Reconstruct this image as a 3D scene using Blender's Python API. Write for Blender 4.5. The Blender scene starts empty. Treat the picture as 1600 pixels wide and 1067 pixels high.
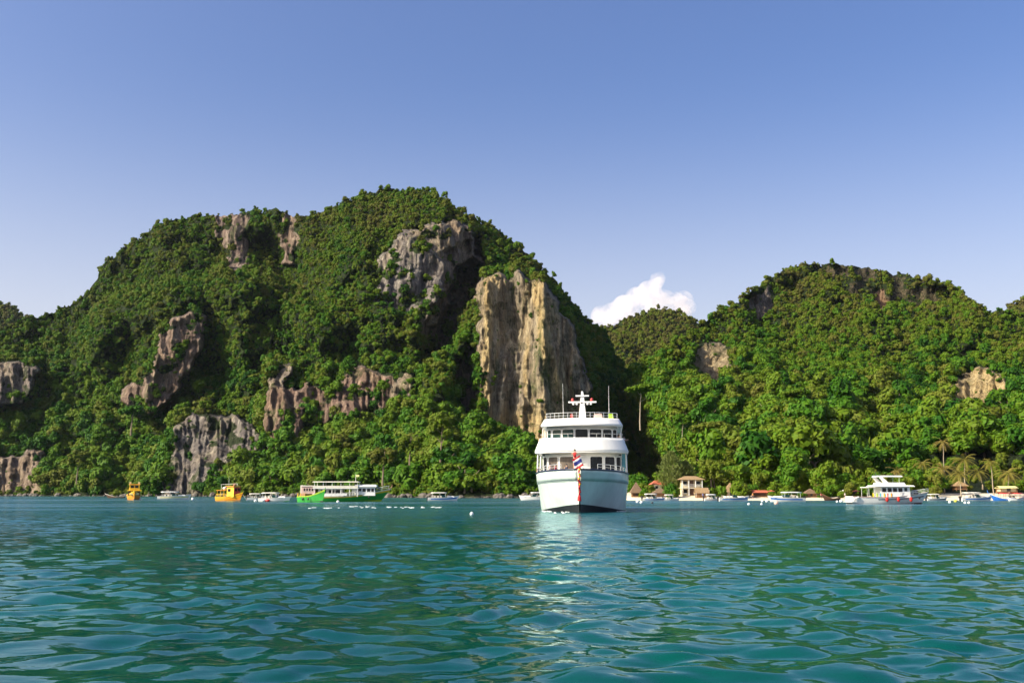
import bpy, bmesh, math, random
import numpy as np
from mathutils import Vector, Matrix, Euler

random.seed(7); RNG = np.random.default_rng(11)
SC = bpy.context.scene
COL = SC.collection
R = math.radians

# ------------------------------------------------------------------ camera
EYE, F, HOR = 1.8, 1556.0, 771.0            # eye height above the sea (m), focal length and horizon in photo pixels
PITCH = math.atan((HOR - 533.5) / F)
cd = bpy.data.cameras.new('camera'); cam = bpy.data.objects.new('camera', cd); COL.objects.link(cam)
cam.location = (0, 0, EYE); cam.rotation_euler = (R(90) + PITCH, 0, 0)
cd.sensor_width = 36; cd.lens = 36 * F / 1600; cd.clip_start = .1; cd.clip_end = 20000
SC.camera = cam

# ------------------------------------------------------------------ sky, sun, exposure
SUN = Vector((-.80, -.32, .58)).normalized()   # towards the sun: left, a little behind the viewer
EL = math.asin(SUN.z); AZ = math.atan2(SUN.x, SUN.y)
w = bpy.data.worlds.new('World'); SC.world = w; w.use_nodes = True
nt = w.node_tree; nt.nodes.clear()
sky = nt.nodes.new('ShaderNodeTexSky'); sky.sky_type = 'NISHITA'; sky.sun_disc = False
sky.sun_elevation = EL; sky.sun_rotation = AZ; sky.air_density = 1.0; sky.dust_density = 4.0; sky.ozone_density = 2.6
hs = nt.nodes.new('ShaderNodeHueSaturation'); hs.inputs['Hue'].default_value = .514; hs.inputs['Saturation'].default_value = 1.18
bg = nt.nodes.new('ShaderNodeBackground'); bg.inputs['Strength'].default_value = .115
wo = nt.nodes.new('ShaderNodeOutputWorld')
nt.links.new(sky.outputs[0], hs.inputs['Color']); 
# pale tropical haze low over the horizon, all round
wtc = nt.nodes.new('ShaderNodeTexCoord'); wsx = nt.nodes.new('ShaderNodeSeparateXYZ'); wmr = nt.nodes.new('ShaderNodeMapRange'); wmx = nt.nodes.new('ShaderNodeMixRGB')
wmr.interpolation_type = 'SMOOTHERSTEP'; wmr.inputs[1].default_value = -.05; wmr.inputs[2].default_value = .44; wmr.inputs[3].default_value = .66; wmr.inputs[4].default_value = 0
wmx.inputs[2].default_value = (5.0, 4.75, 5.0, 1)
nt.links.new(wtc.outputs['Generated'], wsx.inputs[0]); nt.links.new(wsx.outputs[2], wmr.inputs[0]); nt.links.new(wmr.outputs[0], wmx.inputs[0]); nt.links.new(hs.outputs[0], wmx.inputs[1]); nt.links.new(wmx.outputs[0], bg.inputs[0]); nt.links.new(bg.outputs[0], wo.inputs[0])
sd = bpy.data.lights.new('sun', 'SUN'); sd.energy = 5.0; sd.angle = R(.5); sd.color = (1, .90, .72)
so = bpy.data.objects.new('sun', sd); COL.objects.link(so)
so.rotation_euler = SUN.to_track_quat('Z', 'Y').to_euler()
SC.view_settings.view_transform = 'Standard'; SC.view_settings.look = 'None'
SC.view_settings.exposure = .85; SC.view_settings.gamma = 1
SC.cycles.max_bounces = 6; SC.cycles.diffuse_bounces = 2; SC.cycles.glossy_bounces = 3; SC.cycles.transparent_max_bounces = 6
SC.cycles.volume_bounces = 6
SC.cycles.caustics_reflective = False; SC.cycles.caustics_refractive = False

# ------------------------------------------------------------------ helpers
SP, CP = math.sin(PITCH), math.cos(PITCH)
def at(px, py, Y):
    """world point at depth Y that a photo pixel looks at (numbers or arrays)"""
    r = (px - 800.0) / F; u = (533.5 - py) / F
    k = Y / (CP - u * SP)
    return r * k, Y + 0 * k, EYE + (SP + u * CP) * k
def apt(px, py, Y): return Vector(at(px, py, Y))
def depth_of(py): return EYE * F / (py - HOR)      # depth of the sea surface at an image row

def tag(o, label=None, cat=None, group=None, kind=None):
    if label: o['label'] = label
    if cat: o['category'] = cat
    if group: o['group'] = group
    if kind: o['kind'] = kind
    return o
def empty(name, loc=(0, 0, 0), rz=0, label=None, cat=None, group=None):
    o = bpy.data.objects.new(name, None); COL.objects.link(o)
    o.location = loc; o.rotation_euler = (0, 0, rz); o.empty_display_size = .5
    return tag(o, label, cat, group)
def copy_tree(o, parent=None):
    c = o.copy(); COL.objects.link(c)
    if parent: c.parent = parent
    for ch in list(o.children): copy_tree(ch, c)
    return c

class MB:
    """collects shapes and links them as ONE mesh object"""
    def __init__(s): s.v = []; s.f = []; s.mi = []
    def add(s, vs, fs, mi=0):
        b = len(s.v); s.v += [tuple(v) for v in vs]; s.f += [tuple(i + b for i in f) for f in fs]; s.mi += [mi] * len(fs)
        return s
    def box(s, c, d, rz=0, taper=1.0, mi=0):
        x, y, z = d[0] / 2, d[1] / 2, d[2] / 2
        m = Matrix.Rotation(rz, 3, 'Z'); vs = []
        for dz in (-1, 1):
            t = taper if dz > 0 else 1
            for a, b in ((-1, -1), (1, -1), (1, 1), (-1, 1)):
                vs.append(m @ Vector((a * x * t, b * y * t, dz * z)) + Vector(c))
        return s.add(vs, [(3, 2, 1, 0), (4, 5, 6, 7), (0, 1, 5, 4), (1, 2, 6, 5), (2, 3, 7, 6), (3, 0, 4, 7)], mi)
    def tube(s, pts, r, n=6, cap=True, mi=0):
        pts = [Vector(p) for p in pts]; rs = r if isinstance(r, (list, tuple)) else [r] * len(pts)
        vs = []; fs = []
        for i, p in enumerate(pts):
            d = (pts[min(i + 1, len(pts) - 1)] - pts[max(i - 1, 0)]).normalized()
            u = d.orthogonal().normalized() if abs(d.z) < .99 else Vector((1, 0, 0)); 
            u = (Vector((0, 0, 1)).cross(d)).normalized() if abs(d.z) < .99 else Vector((1, 0, 0))
            q = d.cross(u)
            for k in range(n):
                a = 2 * math.pi * k / n; vs.append(p + (u * math.cos(a) + q * math.sin(a)) * rs[i])
        for i in range(len(pts) - 1):
            for k in range(n):
                a = i * n + k; b = i * n + (k + 1) % n; fs.append((a, b, b + n, a + n))
        if cap: fs += [tuple(range(n))[::-1], tuple(range((len(pts) - 1) * n, len(pts) * n))]
        return s.add(vs, fs, mi)
    def sphere(s, c, r, n=8, m=5, sc=(1, 1, 1), mi=0):
        vs = [(c[0], c[1], c[2] - r * sc[2])]; fs = []
        for j in range(1, m):
            t = math.pi * j / m - math.pi / 2
            for k in range(n):
                a = 2 * math.pi * k / n
                vs.append((c[0] + r * sc[0] * math.cos(t) * math.cos(a), c[1] + r * sc[1] * math.cos(t) * math.sin(a), c[2] + r * sc[2] * math.sin(t)))
        vs.append((c[0], c[1], c[2] + r * sc[2])); L = len(vs) - 1
        for k in range(n):
            fs.append((0, 1 + (k + 1) % n, 1 + k)); fs.append((L, 1 + (m - 2) * n + k, 1 + (m - 2) * n + (k + 1) % n))
            for j in range(m - 2):
                a = 1 + j * n + k; b = 1 + j * n + (k + 1) % n; fs.append((a, b, b + n, a + n))
        return s.add(vs, fs, mi)
    def grid(s, P, mi=0, flip=False):
        n = len(P); m = len(P[0]); vs = [p for row in P for p in row]; fs = []
        for i in range(n - 1):
            for j in range(m - 1):
                f = (i * m + j, i * m + j + 1, (i + 1) * m + j + 1, (i + 1) * m + j); fs.append(f[::-1] if flip else f)
        return s.add(vs, fs, mi)
    def slab(s, poly, z0, z1, mi=0):
        """prism of a counter-clockwise plan polygon"""
        n = len(poly); vs = [(x, y, z0) for x, y in poly] + [(x, y, z1) for x, y in poly]
        return s.add(vs, [tuple(range(n))[::-1], tuple(range(n, 2 * n))] + [(i, (i + 1) % n, n + (i + 1) % n, n + i) for i in range(n)], mi)
    def build(s, name, mats, parent=None, smooth=False, loc=None, thick=0):
        me = bpy.data.meshes.new(name); me.from_pydata(s.v, [], s.f); me.validate()
        for m in (mats if isinstance(mats, (list, tuple)) else [mats]): me.materials.append(m)
        if len(me.polygons) == len(s.mi): me.polygons.foreach_set('material_index', s.mi)
        if smooth: me.polygons.foreach_set('use_smooth', [True] * len(me.polygons))
        me.update()
        o = bpy.data.objects.new(name, me); COL.objects.link(o)
        if parent: o.parent = parent
        if loc is not None: o.location = loc
        if thick:
            md = o.modifiers.new('thickness', 'SOLIDIFY'); md.thickness = thick; md.offset = 0
        return o

# ---- numpy gradient noise
_PERM = RNG.permutation(4096); _ANG = RNG.random(4096) * 2 * math.pi
def noise(x, y, seed=0):
    x = np.asarray(x, float) + seed * 37.17; y = np.asarray(y, float) + seed * 91.7
    xi = np.floor(x).astype(int); yi = np.floor(y).astype(int); xf = x - xi; yf = y - yi
    def g(ix, iy, dx, dy):
        a = _ANG[_PERM[(ix + _PERM[iy & 4095]) & 4095]]; return np.cos(a) * dx + np.sin(a) * dy
    u = xf * xf * xf * (xf * (xf * 6 - 15) + 10); v = yf * yf * yf * (yf * (yf * 6 - 15) + 10)
    a = g(xi, yi, xf, yf); b = g(xi + 1, yi, xf - 1, yf); c = g(xi, yi + 1, xf, yf - 1); d = g(xi + 1, yi + 1, xf - 1, yf - 1)
    return (a + (b - a) * u + (c - a) * v + (a - b - c + d) * u * v) * 1.5
def fbm(x, y, o=4, seed=0):
    t = 0; a = 1
    for k in range(o): t = t + a * noise(x * 2 ** k, y * 2 ** k, seed + k); a *= .5
    return t
def sstep(a, b, x):
    t = np.clip((x - a) / (b - a), 0, 1); return t * t * (3 - 2 * t)

# ------------------------------------------------------------------ materials
def newmat(name):
    m = bpy.data.materials.new(name); m.use_nodes = True; n = m.node_tree; n.nodes.clear()
    out = n.nodes.new('ShaderNodeOutputMaterial'); return m, n, out
def N(n, t, **k):
    x = n.nodes.new('ShaderNode' + t)
    for a, b in k.items():
        if a in x.inputs: x.inputs[a].default_value = b
        else: setattr(x, a, b)
    return x
def ramp(n, stops, fac):
    r = n.nodes.new('ShaderNodeValToRGB'); e = r.color_ramp.elements
    while len(e) < len(stops): e.new(.5)
    for q, (p, c) in zip(e, stops): q.position = p; q.color = (*c, 1) if len(c) == 3 else c
    n.links.new(fac, r.inputs[0]); return r.outputs[0]
def mat(name, col, rough=.5, metal=0, var=.18, scale=1.2, spec=.5, streak=True):
    m, n, out = newmat(name); p = N(n, 'BsdfPrincipled', Roughness=rough, Metallic=metal)
    p.inputs['Specular IOR Level'].default_value = spec
    tc = N(n, 'TexCoord'); mp = N(n, 'Mapping'); mp.inputs['Scale'].default_value = (1, 1, .35 if streak else 1)
    nz = N(n, 'TexNoise', Scale=scale, Detail=6.0, Roughness=.65)
    n.links.new(tc.outputs['Object'], mp.inputs[0]); n.links.new(mp.outputs[0], nz.inputs['Vector'])
    c = ramp(n, [(.3, tuple(x * (1 - var) for x in col)), (.62, col)], nz.outputs[0])
    n.links.new(c, p.inputs['Base Color']); n.links.new(p.outputs[0], out.inputs[0]); return m
def foliage(name, stops, trans=.15, rough=.6):
    m, n, out = newmat(name)
    oi = N(n, 'ObjectInfo'); ge = N(n, 'NewGeometry'); at_ = N(n, 'Attribute', attribute_name='tint', attribute_type='INSTANCER')
    # each tree has its own green; each leaf spray departs a little from it
    a = N(n, 'Math', operation='MULTIPLY_ADD'); a.inputs[1].default_value = .55; n.links.new(oi.outputs['Random'], a.inputs[0]); n.links.new(at_.outputs['Fac'], a.inputs[2])
    b = N(n, 'Math', operation='MULTIPLY_ADD'); b.inputs[1].default_value = .22; n.links.new(ge.outputs['Random Per Island'], b.inputs[0]); n.links.new(a.outputs[0], b.inputs[2])
    c = ramp(n, stops, b.outputs[0])
    p = N(n, 'BsdfPrincipled', Roughness=rough); p.inputs['Specular IOR Level'].default_value = .12
    t = N(n, 'BsdfTranslucent'); mx = N(n, 'MixShader'); mx.inputs[0].default_value = trans
    n.links.new(c, p.inputs['Base Color']); n.links.new(c, t.inputs[0])
    n.links.new(p.outputs[0], mx.inputs[1]); n.links.new(t.outputs[0], mx.inputs[2]); n.links.new(mx.outputs[0], out.inputs[0])
    return m
LEAF = foliage('jungle leaves', [(0, (.014, .062, .003)), (.22, (.038, .112, .004)), (.48, (.082, .142, .005)), (.76, (.098, .116, .011)), (1, (.094, .088, .020))])
PALMLEAF = foliage('palm leaves', [(0, (.13, .14, .02)), (.6, (.22, .19, .04)), (1, (.30, .22, .07))], .3)
NEEDLE = foliage('casuarina needles', [(0, (.10, .15, .03)), (1, (.15, .18, .05))], .3)
BARK = mat('bark', (.20, .15, .10), .9, var=.4, scale=2)
PALEBARK = mat('pale bark', (.33, .27, .19), .9, var=.3, scale=2)

def rock_mat(name, tone=1.0):
    m, n, out = newmat(name)
    tc = N(n, 'TexCoord'); at_ = N(n, 'Attribute', attribute_name='rock'); oc = N(n, 'Attribute', attribute_name='ochre'); rd = N(n, 'Attribute', attribute_name='redness')
    def tex(scale, sz, det=8, rough=.6, dist=0):
        mp = N(n, 'Mapping'); mp.inputs['Scale'].default_value = (1, 1, sz)
        z = N(n, 'TexNoise', Scale=scale, Detail=det, Roughness=rough, Distortion=dist)
        n.links.new(tc.outputs['Object'], mp.inputs[0]); n.links.new(mp.outputs[0], z.inputs['Vector']); return z.outputs[0]
    streak = tex(.20, .07, 9, .72, .3); fine = tex(.9, .16, 8, .74); patch = tex(.035, .45, 5, .6)
    base = ramp(n, [(.30, (.028, .025, .028)), (.42, (.105, .095, .093)), (.54, (.215, .195, .172)), (.68, (.42, .38, .31))], streak)
    gold = ramp(n, [(.3, (.11, .085, .05)), (.45, (.36, .26, .12)), (.6, (.56, .44, .23)), (.75, (.66, .57, .38))], streak)
    red = ramp(n, [(.3, (.07, .04, .032)), (.5, (.22, .125, .085)), (.72, (.40, .27, .19))], streak)
    # ochre mask: painted seams of fresh rock, broken by noise
    k = N(n, 'Math', operation='MULTIPLY_ADD'); k.inputs[1].default_value = 1.6; n.links.new(patch, k.inputs[0]); 
    k2 = N(n, 'Math', operation='MULTIPLY_ADD'); k2.inputs[1].default_value = 1.5; k2.inputs[2].default_value = -.95; n.links.new(oc.outputs['Fac'], k2.inputs[0]); n.links.new(k2.outputs[0], k.inputs[2]); k.use_clamp = True
    mx = N(n, 'MixRGB'); n.links.new(k.outputs[0], mx.inputs[0]); n.links.new(base, mx.inputs[1]); n.links.new(gold, mx.inputs[2])
    mr = N(n, 'MixRGB'); n.links.new(rd.outputs['Fac'], mr.inputs[0]); n.links.new(mx.outputs[0], mr.inputs[1]); n.links.new(red, mr.inputs[2])
    f2 = ramp(n, [(.36, (.28, .28, .30)), (.55, (1, 1, 1))], fine)
    ml = N(n, 'MixRGB', blend_type='MULTIPLY'); ml.inputs[0].default_value = .8; n.links.new(mr.outputs[0], ml.inputs[1]); n.links.new(f2, ml.inputs[2])
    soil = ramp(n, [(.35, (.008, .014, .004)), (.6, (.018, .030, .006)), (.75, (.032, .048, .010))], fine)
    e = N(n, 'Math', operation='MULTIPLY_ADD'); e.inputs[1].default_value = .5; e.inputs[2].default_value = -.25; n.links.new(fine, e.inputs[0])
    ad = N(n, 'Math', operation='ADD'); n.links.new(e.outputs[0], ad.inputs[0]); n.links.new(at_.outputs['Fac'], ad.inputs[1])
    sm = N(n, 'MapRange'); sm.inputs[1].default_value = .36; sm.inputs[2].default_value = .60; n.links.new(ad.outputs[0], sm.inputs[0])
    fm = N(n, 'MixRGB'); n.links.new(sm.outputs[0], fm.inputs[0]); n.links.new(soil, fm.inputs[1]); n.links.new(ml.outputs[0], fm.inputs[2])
    vine = ramp(n, [(.54, (0, 0, 0)), (.66, (.85, .85, .85))], tex(.07, .38, 7, .7)); vm = N(n, 'MixRGB'); vm.inputs[2].default_value = (.030, .052, .010, 1)
    n.links.new(vine, vm.inputs[0]); n.links.new(fm.outputs[0], vm.inputs[1]); fm = vm
    p = N(n, 'BsdfPrincipled', Roughness=.9); p.inputs['Specular IOR Level'].default_value = .15
    bp = N(n, 'Bump', Strength=.9, Distance=1.6); n.links.new(fine, bp.inputs['Height'])
    bp2 = N(n, 'Bump', Strength=.9, Distance=4.0); n.links.new(streak, bp2.inputs['Height']); n.links.new(bp.outputs[0], bp2.inputs['Normal'])
    n.links.new(bp2.outputs[0], p.inputs['Normal']); n.links.new(fm.outputs[0], p.inputs['Base Color']); n.links.new(p.outputs[0], out.inputs[0]); return m
ROCK = rock_mat('limestone')

WHITE = mat('white gelcoat', (.80, .79, .76), .28, var=.10)
HULLWHITE = mat('white hull paint with sea bounce', (.60, .70, .655), .25, var=.2, scale=.7)  # white hull; teal light reflected off the sea is mixed into its colour
CREAM = mat('cream paint', (.74, .70, .58), .4, var=.15)
NAVY = mat('navy paint', (.012, .018, .05), .35)
BLACK = mat('black antifouling', (.012, .012, .014), .5)
DARK = mat('dark interior', (.03, .028, .028), .6)
GLASS = mat('dark window glass', (.006, .010, .013), .08, var=.3, spec=.3)
TINT = mat('green tinted glass', (.012, .045, .042), .08, var=.3, spec=.3)
STEEL = mat('polished rail steel', (.72, .72, .70), .25, .4)
TEAK = mat('teak wood', (.27, .14, .06), .6, var=.35)
DKWOOD = mat('dark stained wood', (.10, .045, .022), .65, var=.4)
ORANGE = mat('orange boat paint', (.72, .27, .012), .35, var=.2)
YELLOW = mat('yellow boat paint', (.80, .50, .02), .35, var=.15)
PALEYEL = mat('pale yellow paint', (.78, .72, .30), .35, var=.12)
GREEN = mat('green boat paint', (.03, .30, .035), .35, var=.25)
LIME = mat('lime boat paint', (.34, .52, .03), .35, var=.2)
RED = mat('red paint', (.55, .03, .02), .4)
REDCLOTH = mat('red cloth', (.60, .025, .03), .8)
BLUE = mat('blue paint', (.03, .16, .55), .35)
BLUECLOTH = mat('blue cloth', (.02, .03, .22), .8)
WHITECLOTH = mat('white cloth', (.78, .77, .75), .8)
PINK = mat('faded pink paint', (.62, .42, .35), .5)
THATCH = mat('dry thatch', (.30, .20, .10), .95, var=.45, scale=5)
DKTHATCH = mat('weathered thatch', (.17, .11, .065), .95, var=.45, scale=5)
TILE = mat('red roof tile', (.45, .12, .06), .7, var=.35, scale=4)
PLASTER = mat('cream plaster', (.55, .45, .28), .8, var=.2)
CANVAS = mat('pale canvas', (.72, .68, .60), .8)
AQUATARP = mat('aqua tarpaulin', (.10, .36, .45), .5, var=.35, scale=2.5)
BUOY = mat('white buoy plastic', (.80, .80, .78), .4)
BUOYEL = mat('yellow buoy plastic', (.75, .60, .05), .4)
BUOYBLK = mat('black buoy rubber', (.02, .02, .022), .6)
SKIN = mat('skin', (.45, .26, .17), .55, var=.08)
HAIR = mat('black hair', (.012, .010, .009), .5)
DENIM = mat('dark shorts', (.03, .035, .06), .85)

# ------------------------------------------------------------------ the sea
def build_sea():
    NR, NC = 1040, 640
    Y = 7.0 * (460 / 7.0) ** (np.linspace(0, 1, NR)); a = np.concatenate([np.linspace(-1.6, -.60, 50)[:-1], np.linspace(-.60, .60, NC - 98), np.linspace(.60, 1.6, 50)[1:]])   # denser ahead of the viewer
    X = Y[:, None] * a[None, :]; YY = np.repeat(Y[:, None], NC, 1); Z = np.zeros_like(X)
    sp = np.maximum(Y * math.log(460 / 7) / NR, Y * 1.20 / (NC - 98))
    r = np.random.default_rng(5)
    calm = .75 + .45 * np.clip(fbm(X / 14, YY / 26, 2, 3), -1, 1)
    wx = .9 * noise(X / 3.1, YY / 3.1, 8); wy = .9 * noise(X / 3.1, YY / 3.1, 9)
    for k in range(80):
        lam = min(6, max(.34, 1.2 * math.exp(r.normal(0, .54))))
        th = math.pi / 2 + r.normal(.2, .85); ph = r.random() * 6.283
        A = lam / 6.283 * .0225 * (1.0 if lam < 1.4 else (1.4 / lam) ** .8)
        kx, ky = 6.283 / lam * math.cos(th), 6.283 / lam * math.sin(th)
        fade = np.clip((lam / sp - 3) / 3, 0, 1)[:, None]
        if fade.max() <= 0: continue
        s = np.sin(kx * (X + wx * .5) + ky * (YY + wy * .5) + ph)
        Z += A * fade * (s + .22 * np.cos(2 * (kx * (X + wx * .5) + ky * (YY + wy * .5) + ph))) * calm
    nv = NR * NC
    V = np.stack([X, YY, Z], -1).reshape(-1, 3)
    # coarse skirts: behind the viewer, both sides and out to the far sea
    i = np.arange(NR - 1)[:, None] * NC + np.arange(NC - 1)[None, :]
    Fq = np.stack([i, i + 1, i + NC + 1, i + NC], -1).reshape(-1, 4)
    me = bpy.data.meshes.new('sea'); me.vertices.add(nv); me.vertices.foreach_set('co', V.ravel())
    me.loops.add(Fq.size); me.loops.foreach_set('vertex_index', Fq.ravel().astype(np.int32))
    me.polygons.add(len(Fq)); me.polygons.foreach_set('loop_start', np.arange(0, Fq.size, 4, dtype=np.int32)); me.polygons.foreach_set('loop_total', np.full(len(Fq), 4, np.int32))
    me.polygons.foreach_set('use_smooth', np.ones(len(Fq), bool)); me.update(); me.validate()
    m, n, out = newmat('sea water')
    tc = N(n, 'TexCoord')
    def tex(scale, sc, det=4, dist=0, rough=.55):
        mp = N(n, 'Mapping'); mp.inputs['Scale'].default_value = sc
        z = N(n, 'TexNoise', Scale=scale, Detail=det, Distortion=dist, Roughness=rough)
        n.links.new(tc.outputs['Object'], mp.inputs[0]); n.links.new(mp.outputs[0], z.inputs['Vector']); return z.outputs[0]
    deep = tex(.05, (1, .6, 1), 3); weed = tex(.28, (1, .5, 1), 5, .8)
    c1 = ramp(n, [(.35, (.000, .030, .031)), (.55, (.000, .076, .050)), (.7, (.000, .140, .062))], deep)
    c2 = ramp(n, [(.52, (0, 0, 0)), (.68, (.5, .5, .5))], weed)
    mxw = N(n, 'MixRGB'); mxw.inputs[2].default_value = (.012, .052, .012, 1); n.links.new(c2, mxw.inputs[0]); n.links.new(c1, mxw.inputs[1])
    # shallow weed shows only near the viewer, the bay gets deeper farther out
    ge = N(n, 'NewGeometry'); sx = N(n, 'SeparateXYZ'); n.links.new(ge.outputs['Position'], sx.inputs[0])
    mr = N(n, 'MapRange'); mr.inputs[1].default_value = 14; mr.inputs[2].default_value = 60; n.links.new(sx.outputs[1], mr.inputs[0])
    far = N(n, 'MixRGB'); far.inputs[2].default_value = (.000, .068, .084, 1); n.links.new(mr.outputs[0], far.inputs[0]); n.links.new(mxw.outputs[0], far.inputs[1])
    dif = N(n, 'BsdfDiffuse'); n.links.new(far.outputs[0], dif.inputs[0])
    p = N(n, 'BsdfGlossy', Roughness=.03); p.inputs[0].default_value = (.74, .96, 1, 1)
    fr = N(n, 'Fresnel', IOR=1.37); wmix = N(n, 'MixShader'); n.links.new(fr.outputs[0], wmix.inputs[0]); n.links.new(dif.outputs[0], wmix.inputs[1]); n.links.new(p.outputs[0], wmix.inputs[2])
    rip = tex(4.5, (1, 1.4, 1), 3); rip2 = tex(.55, (1, 1.6, 1), 4)
    b1 = N(n, 'Bump', Strength=.14, Distance=.022); n.links.new(rip, b1.inputs['Height'])
    b2 = N(n, 'Bump', Strength=.6, Distance=.34); n.links.new(rip2, b2.inputs['Height']); n.links.new(b1.outputs[0], b2.inputs['Normal'])
    # the larger bump stands in for wave geometry only out where the mesh is too coarse for it
    mr2 = N(n, 'MapRange'); mr2.inputs[1].default_value = 25; mr2.inputs[2].default_value = 110; mr2.inputs[3].default_value = .06; mr2.inputs[4].default_value = 1.0
    n.links.new(sx.outputs[1], mr2.inputs[0]); n.links.new(mr2.outputs[0], b2.inputs['Strength'])
    n.links.new(b2.outputs[0], p.inputs['Normal']); n.links.new(b2.outputs[0], fr.inputs['Normal']); n.links.new(wmix.outputs[0], out.inputs[0])
    mr3 = N(n, 'MapRange'); mr3.inputs[1].default_value = 18; mr3.inputs[2].default_value = 150; mr3.inputs[3].default_value = .03; mr3.inputs[4].default_value = .22   # ripples too small to model, far out
    n.links.new(sx.outputs[1], mr3.inputs[0])
    wind = tex(.035, (.35, 1, 1), 4, .4); wr = N(n, 'MapRange'); wr.inputs[1].default_value = .35; wr.inputs[2].default_value = .65; wr.inputs[3].default_value = .35; wr.inputs[4].default_value = 1.25
    n.links.new(wind, wr.inputs[0]); rm = N(n, 'Math', operation='MULTIPLY'); n.links.new(mr3.outputs[0], rm.inputs[0]); n.links.new(wr.outputs[0], rm.inputs[1]); n.links.new(rm.outputs[0], p.inputs['Roughness'])
    me.materials.append(m)
    o = bpy.data.objects.new('sea', me); COL.objects.link(o); tag(o, kind='structure')
    b = MB()
    b.grid([[(x, y, -.03) for x in (-736, 0, 736)] for y in (459, 3000)])
    b.add([(-736, 460, -.05), (-11.2, 7, -.05), (-11.2, -60, -.05), (-2500, -60, -.05), (-2500, 3000, -.05), (-736, 3000, -.05)], [(0, 5, 4, 3, 2, 1)])
    b.add([(736, 460, -.05), (11.2, 7, -.05), (11.2, -60, -.05), (2500, -60, -.05), (2500, 3000, -.05), (736, 3000, -.05)], [(0, 1, 2, 3, 4, 5)])
    b.add([(-11.2, 7, -.05), (-11.2, -60, -.05), (11.2, -60, -.05), (11.2, 7, -.05)], [(0, 1, 2, 3)])
    tag(b.build('sea', m), kind='structure')
build_sea()

# ------------------------------------------------------------------ hills
def poly_sd(px, py, poly):
    """signed distance to a polygon, negative inside"""
    d = np.full(px.shape, 1e9); ins = np.zeros(px.shape, bool); n = len(poly)
    for i in range(n):
        (x0, y0), (x1, y1) = poly[i], poly[(i + 1) % n]; ex, ey = x1 - x0, y1 - y0
        t = np.clip(((px - x0) * ex + (py - y0) * ey) / (ex * ex + ey * ey), 0, 1)
        d = np.minimum(d, np.hypot(px - x0 - t * ex, py - y0 - t * ey))
        c = ((y0 > py) != (y1 > py)) & (px < ex * (py - y0) / ((y1 - y0) or 1e-9) + x0); ins ^= c
    return np.where(ins, -d, d)
def interp(px, tbl): return np.interp(px, [t[0] for t in tbl], [t[1] for t in tbl])

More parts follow.
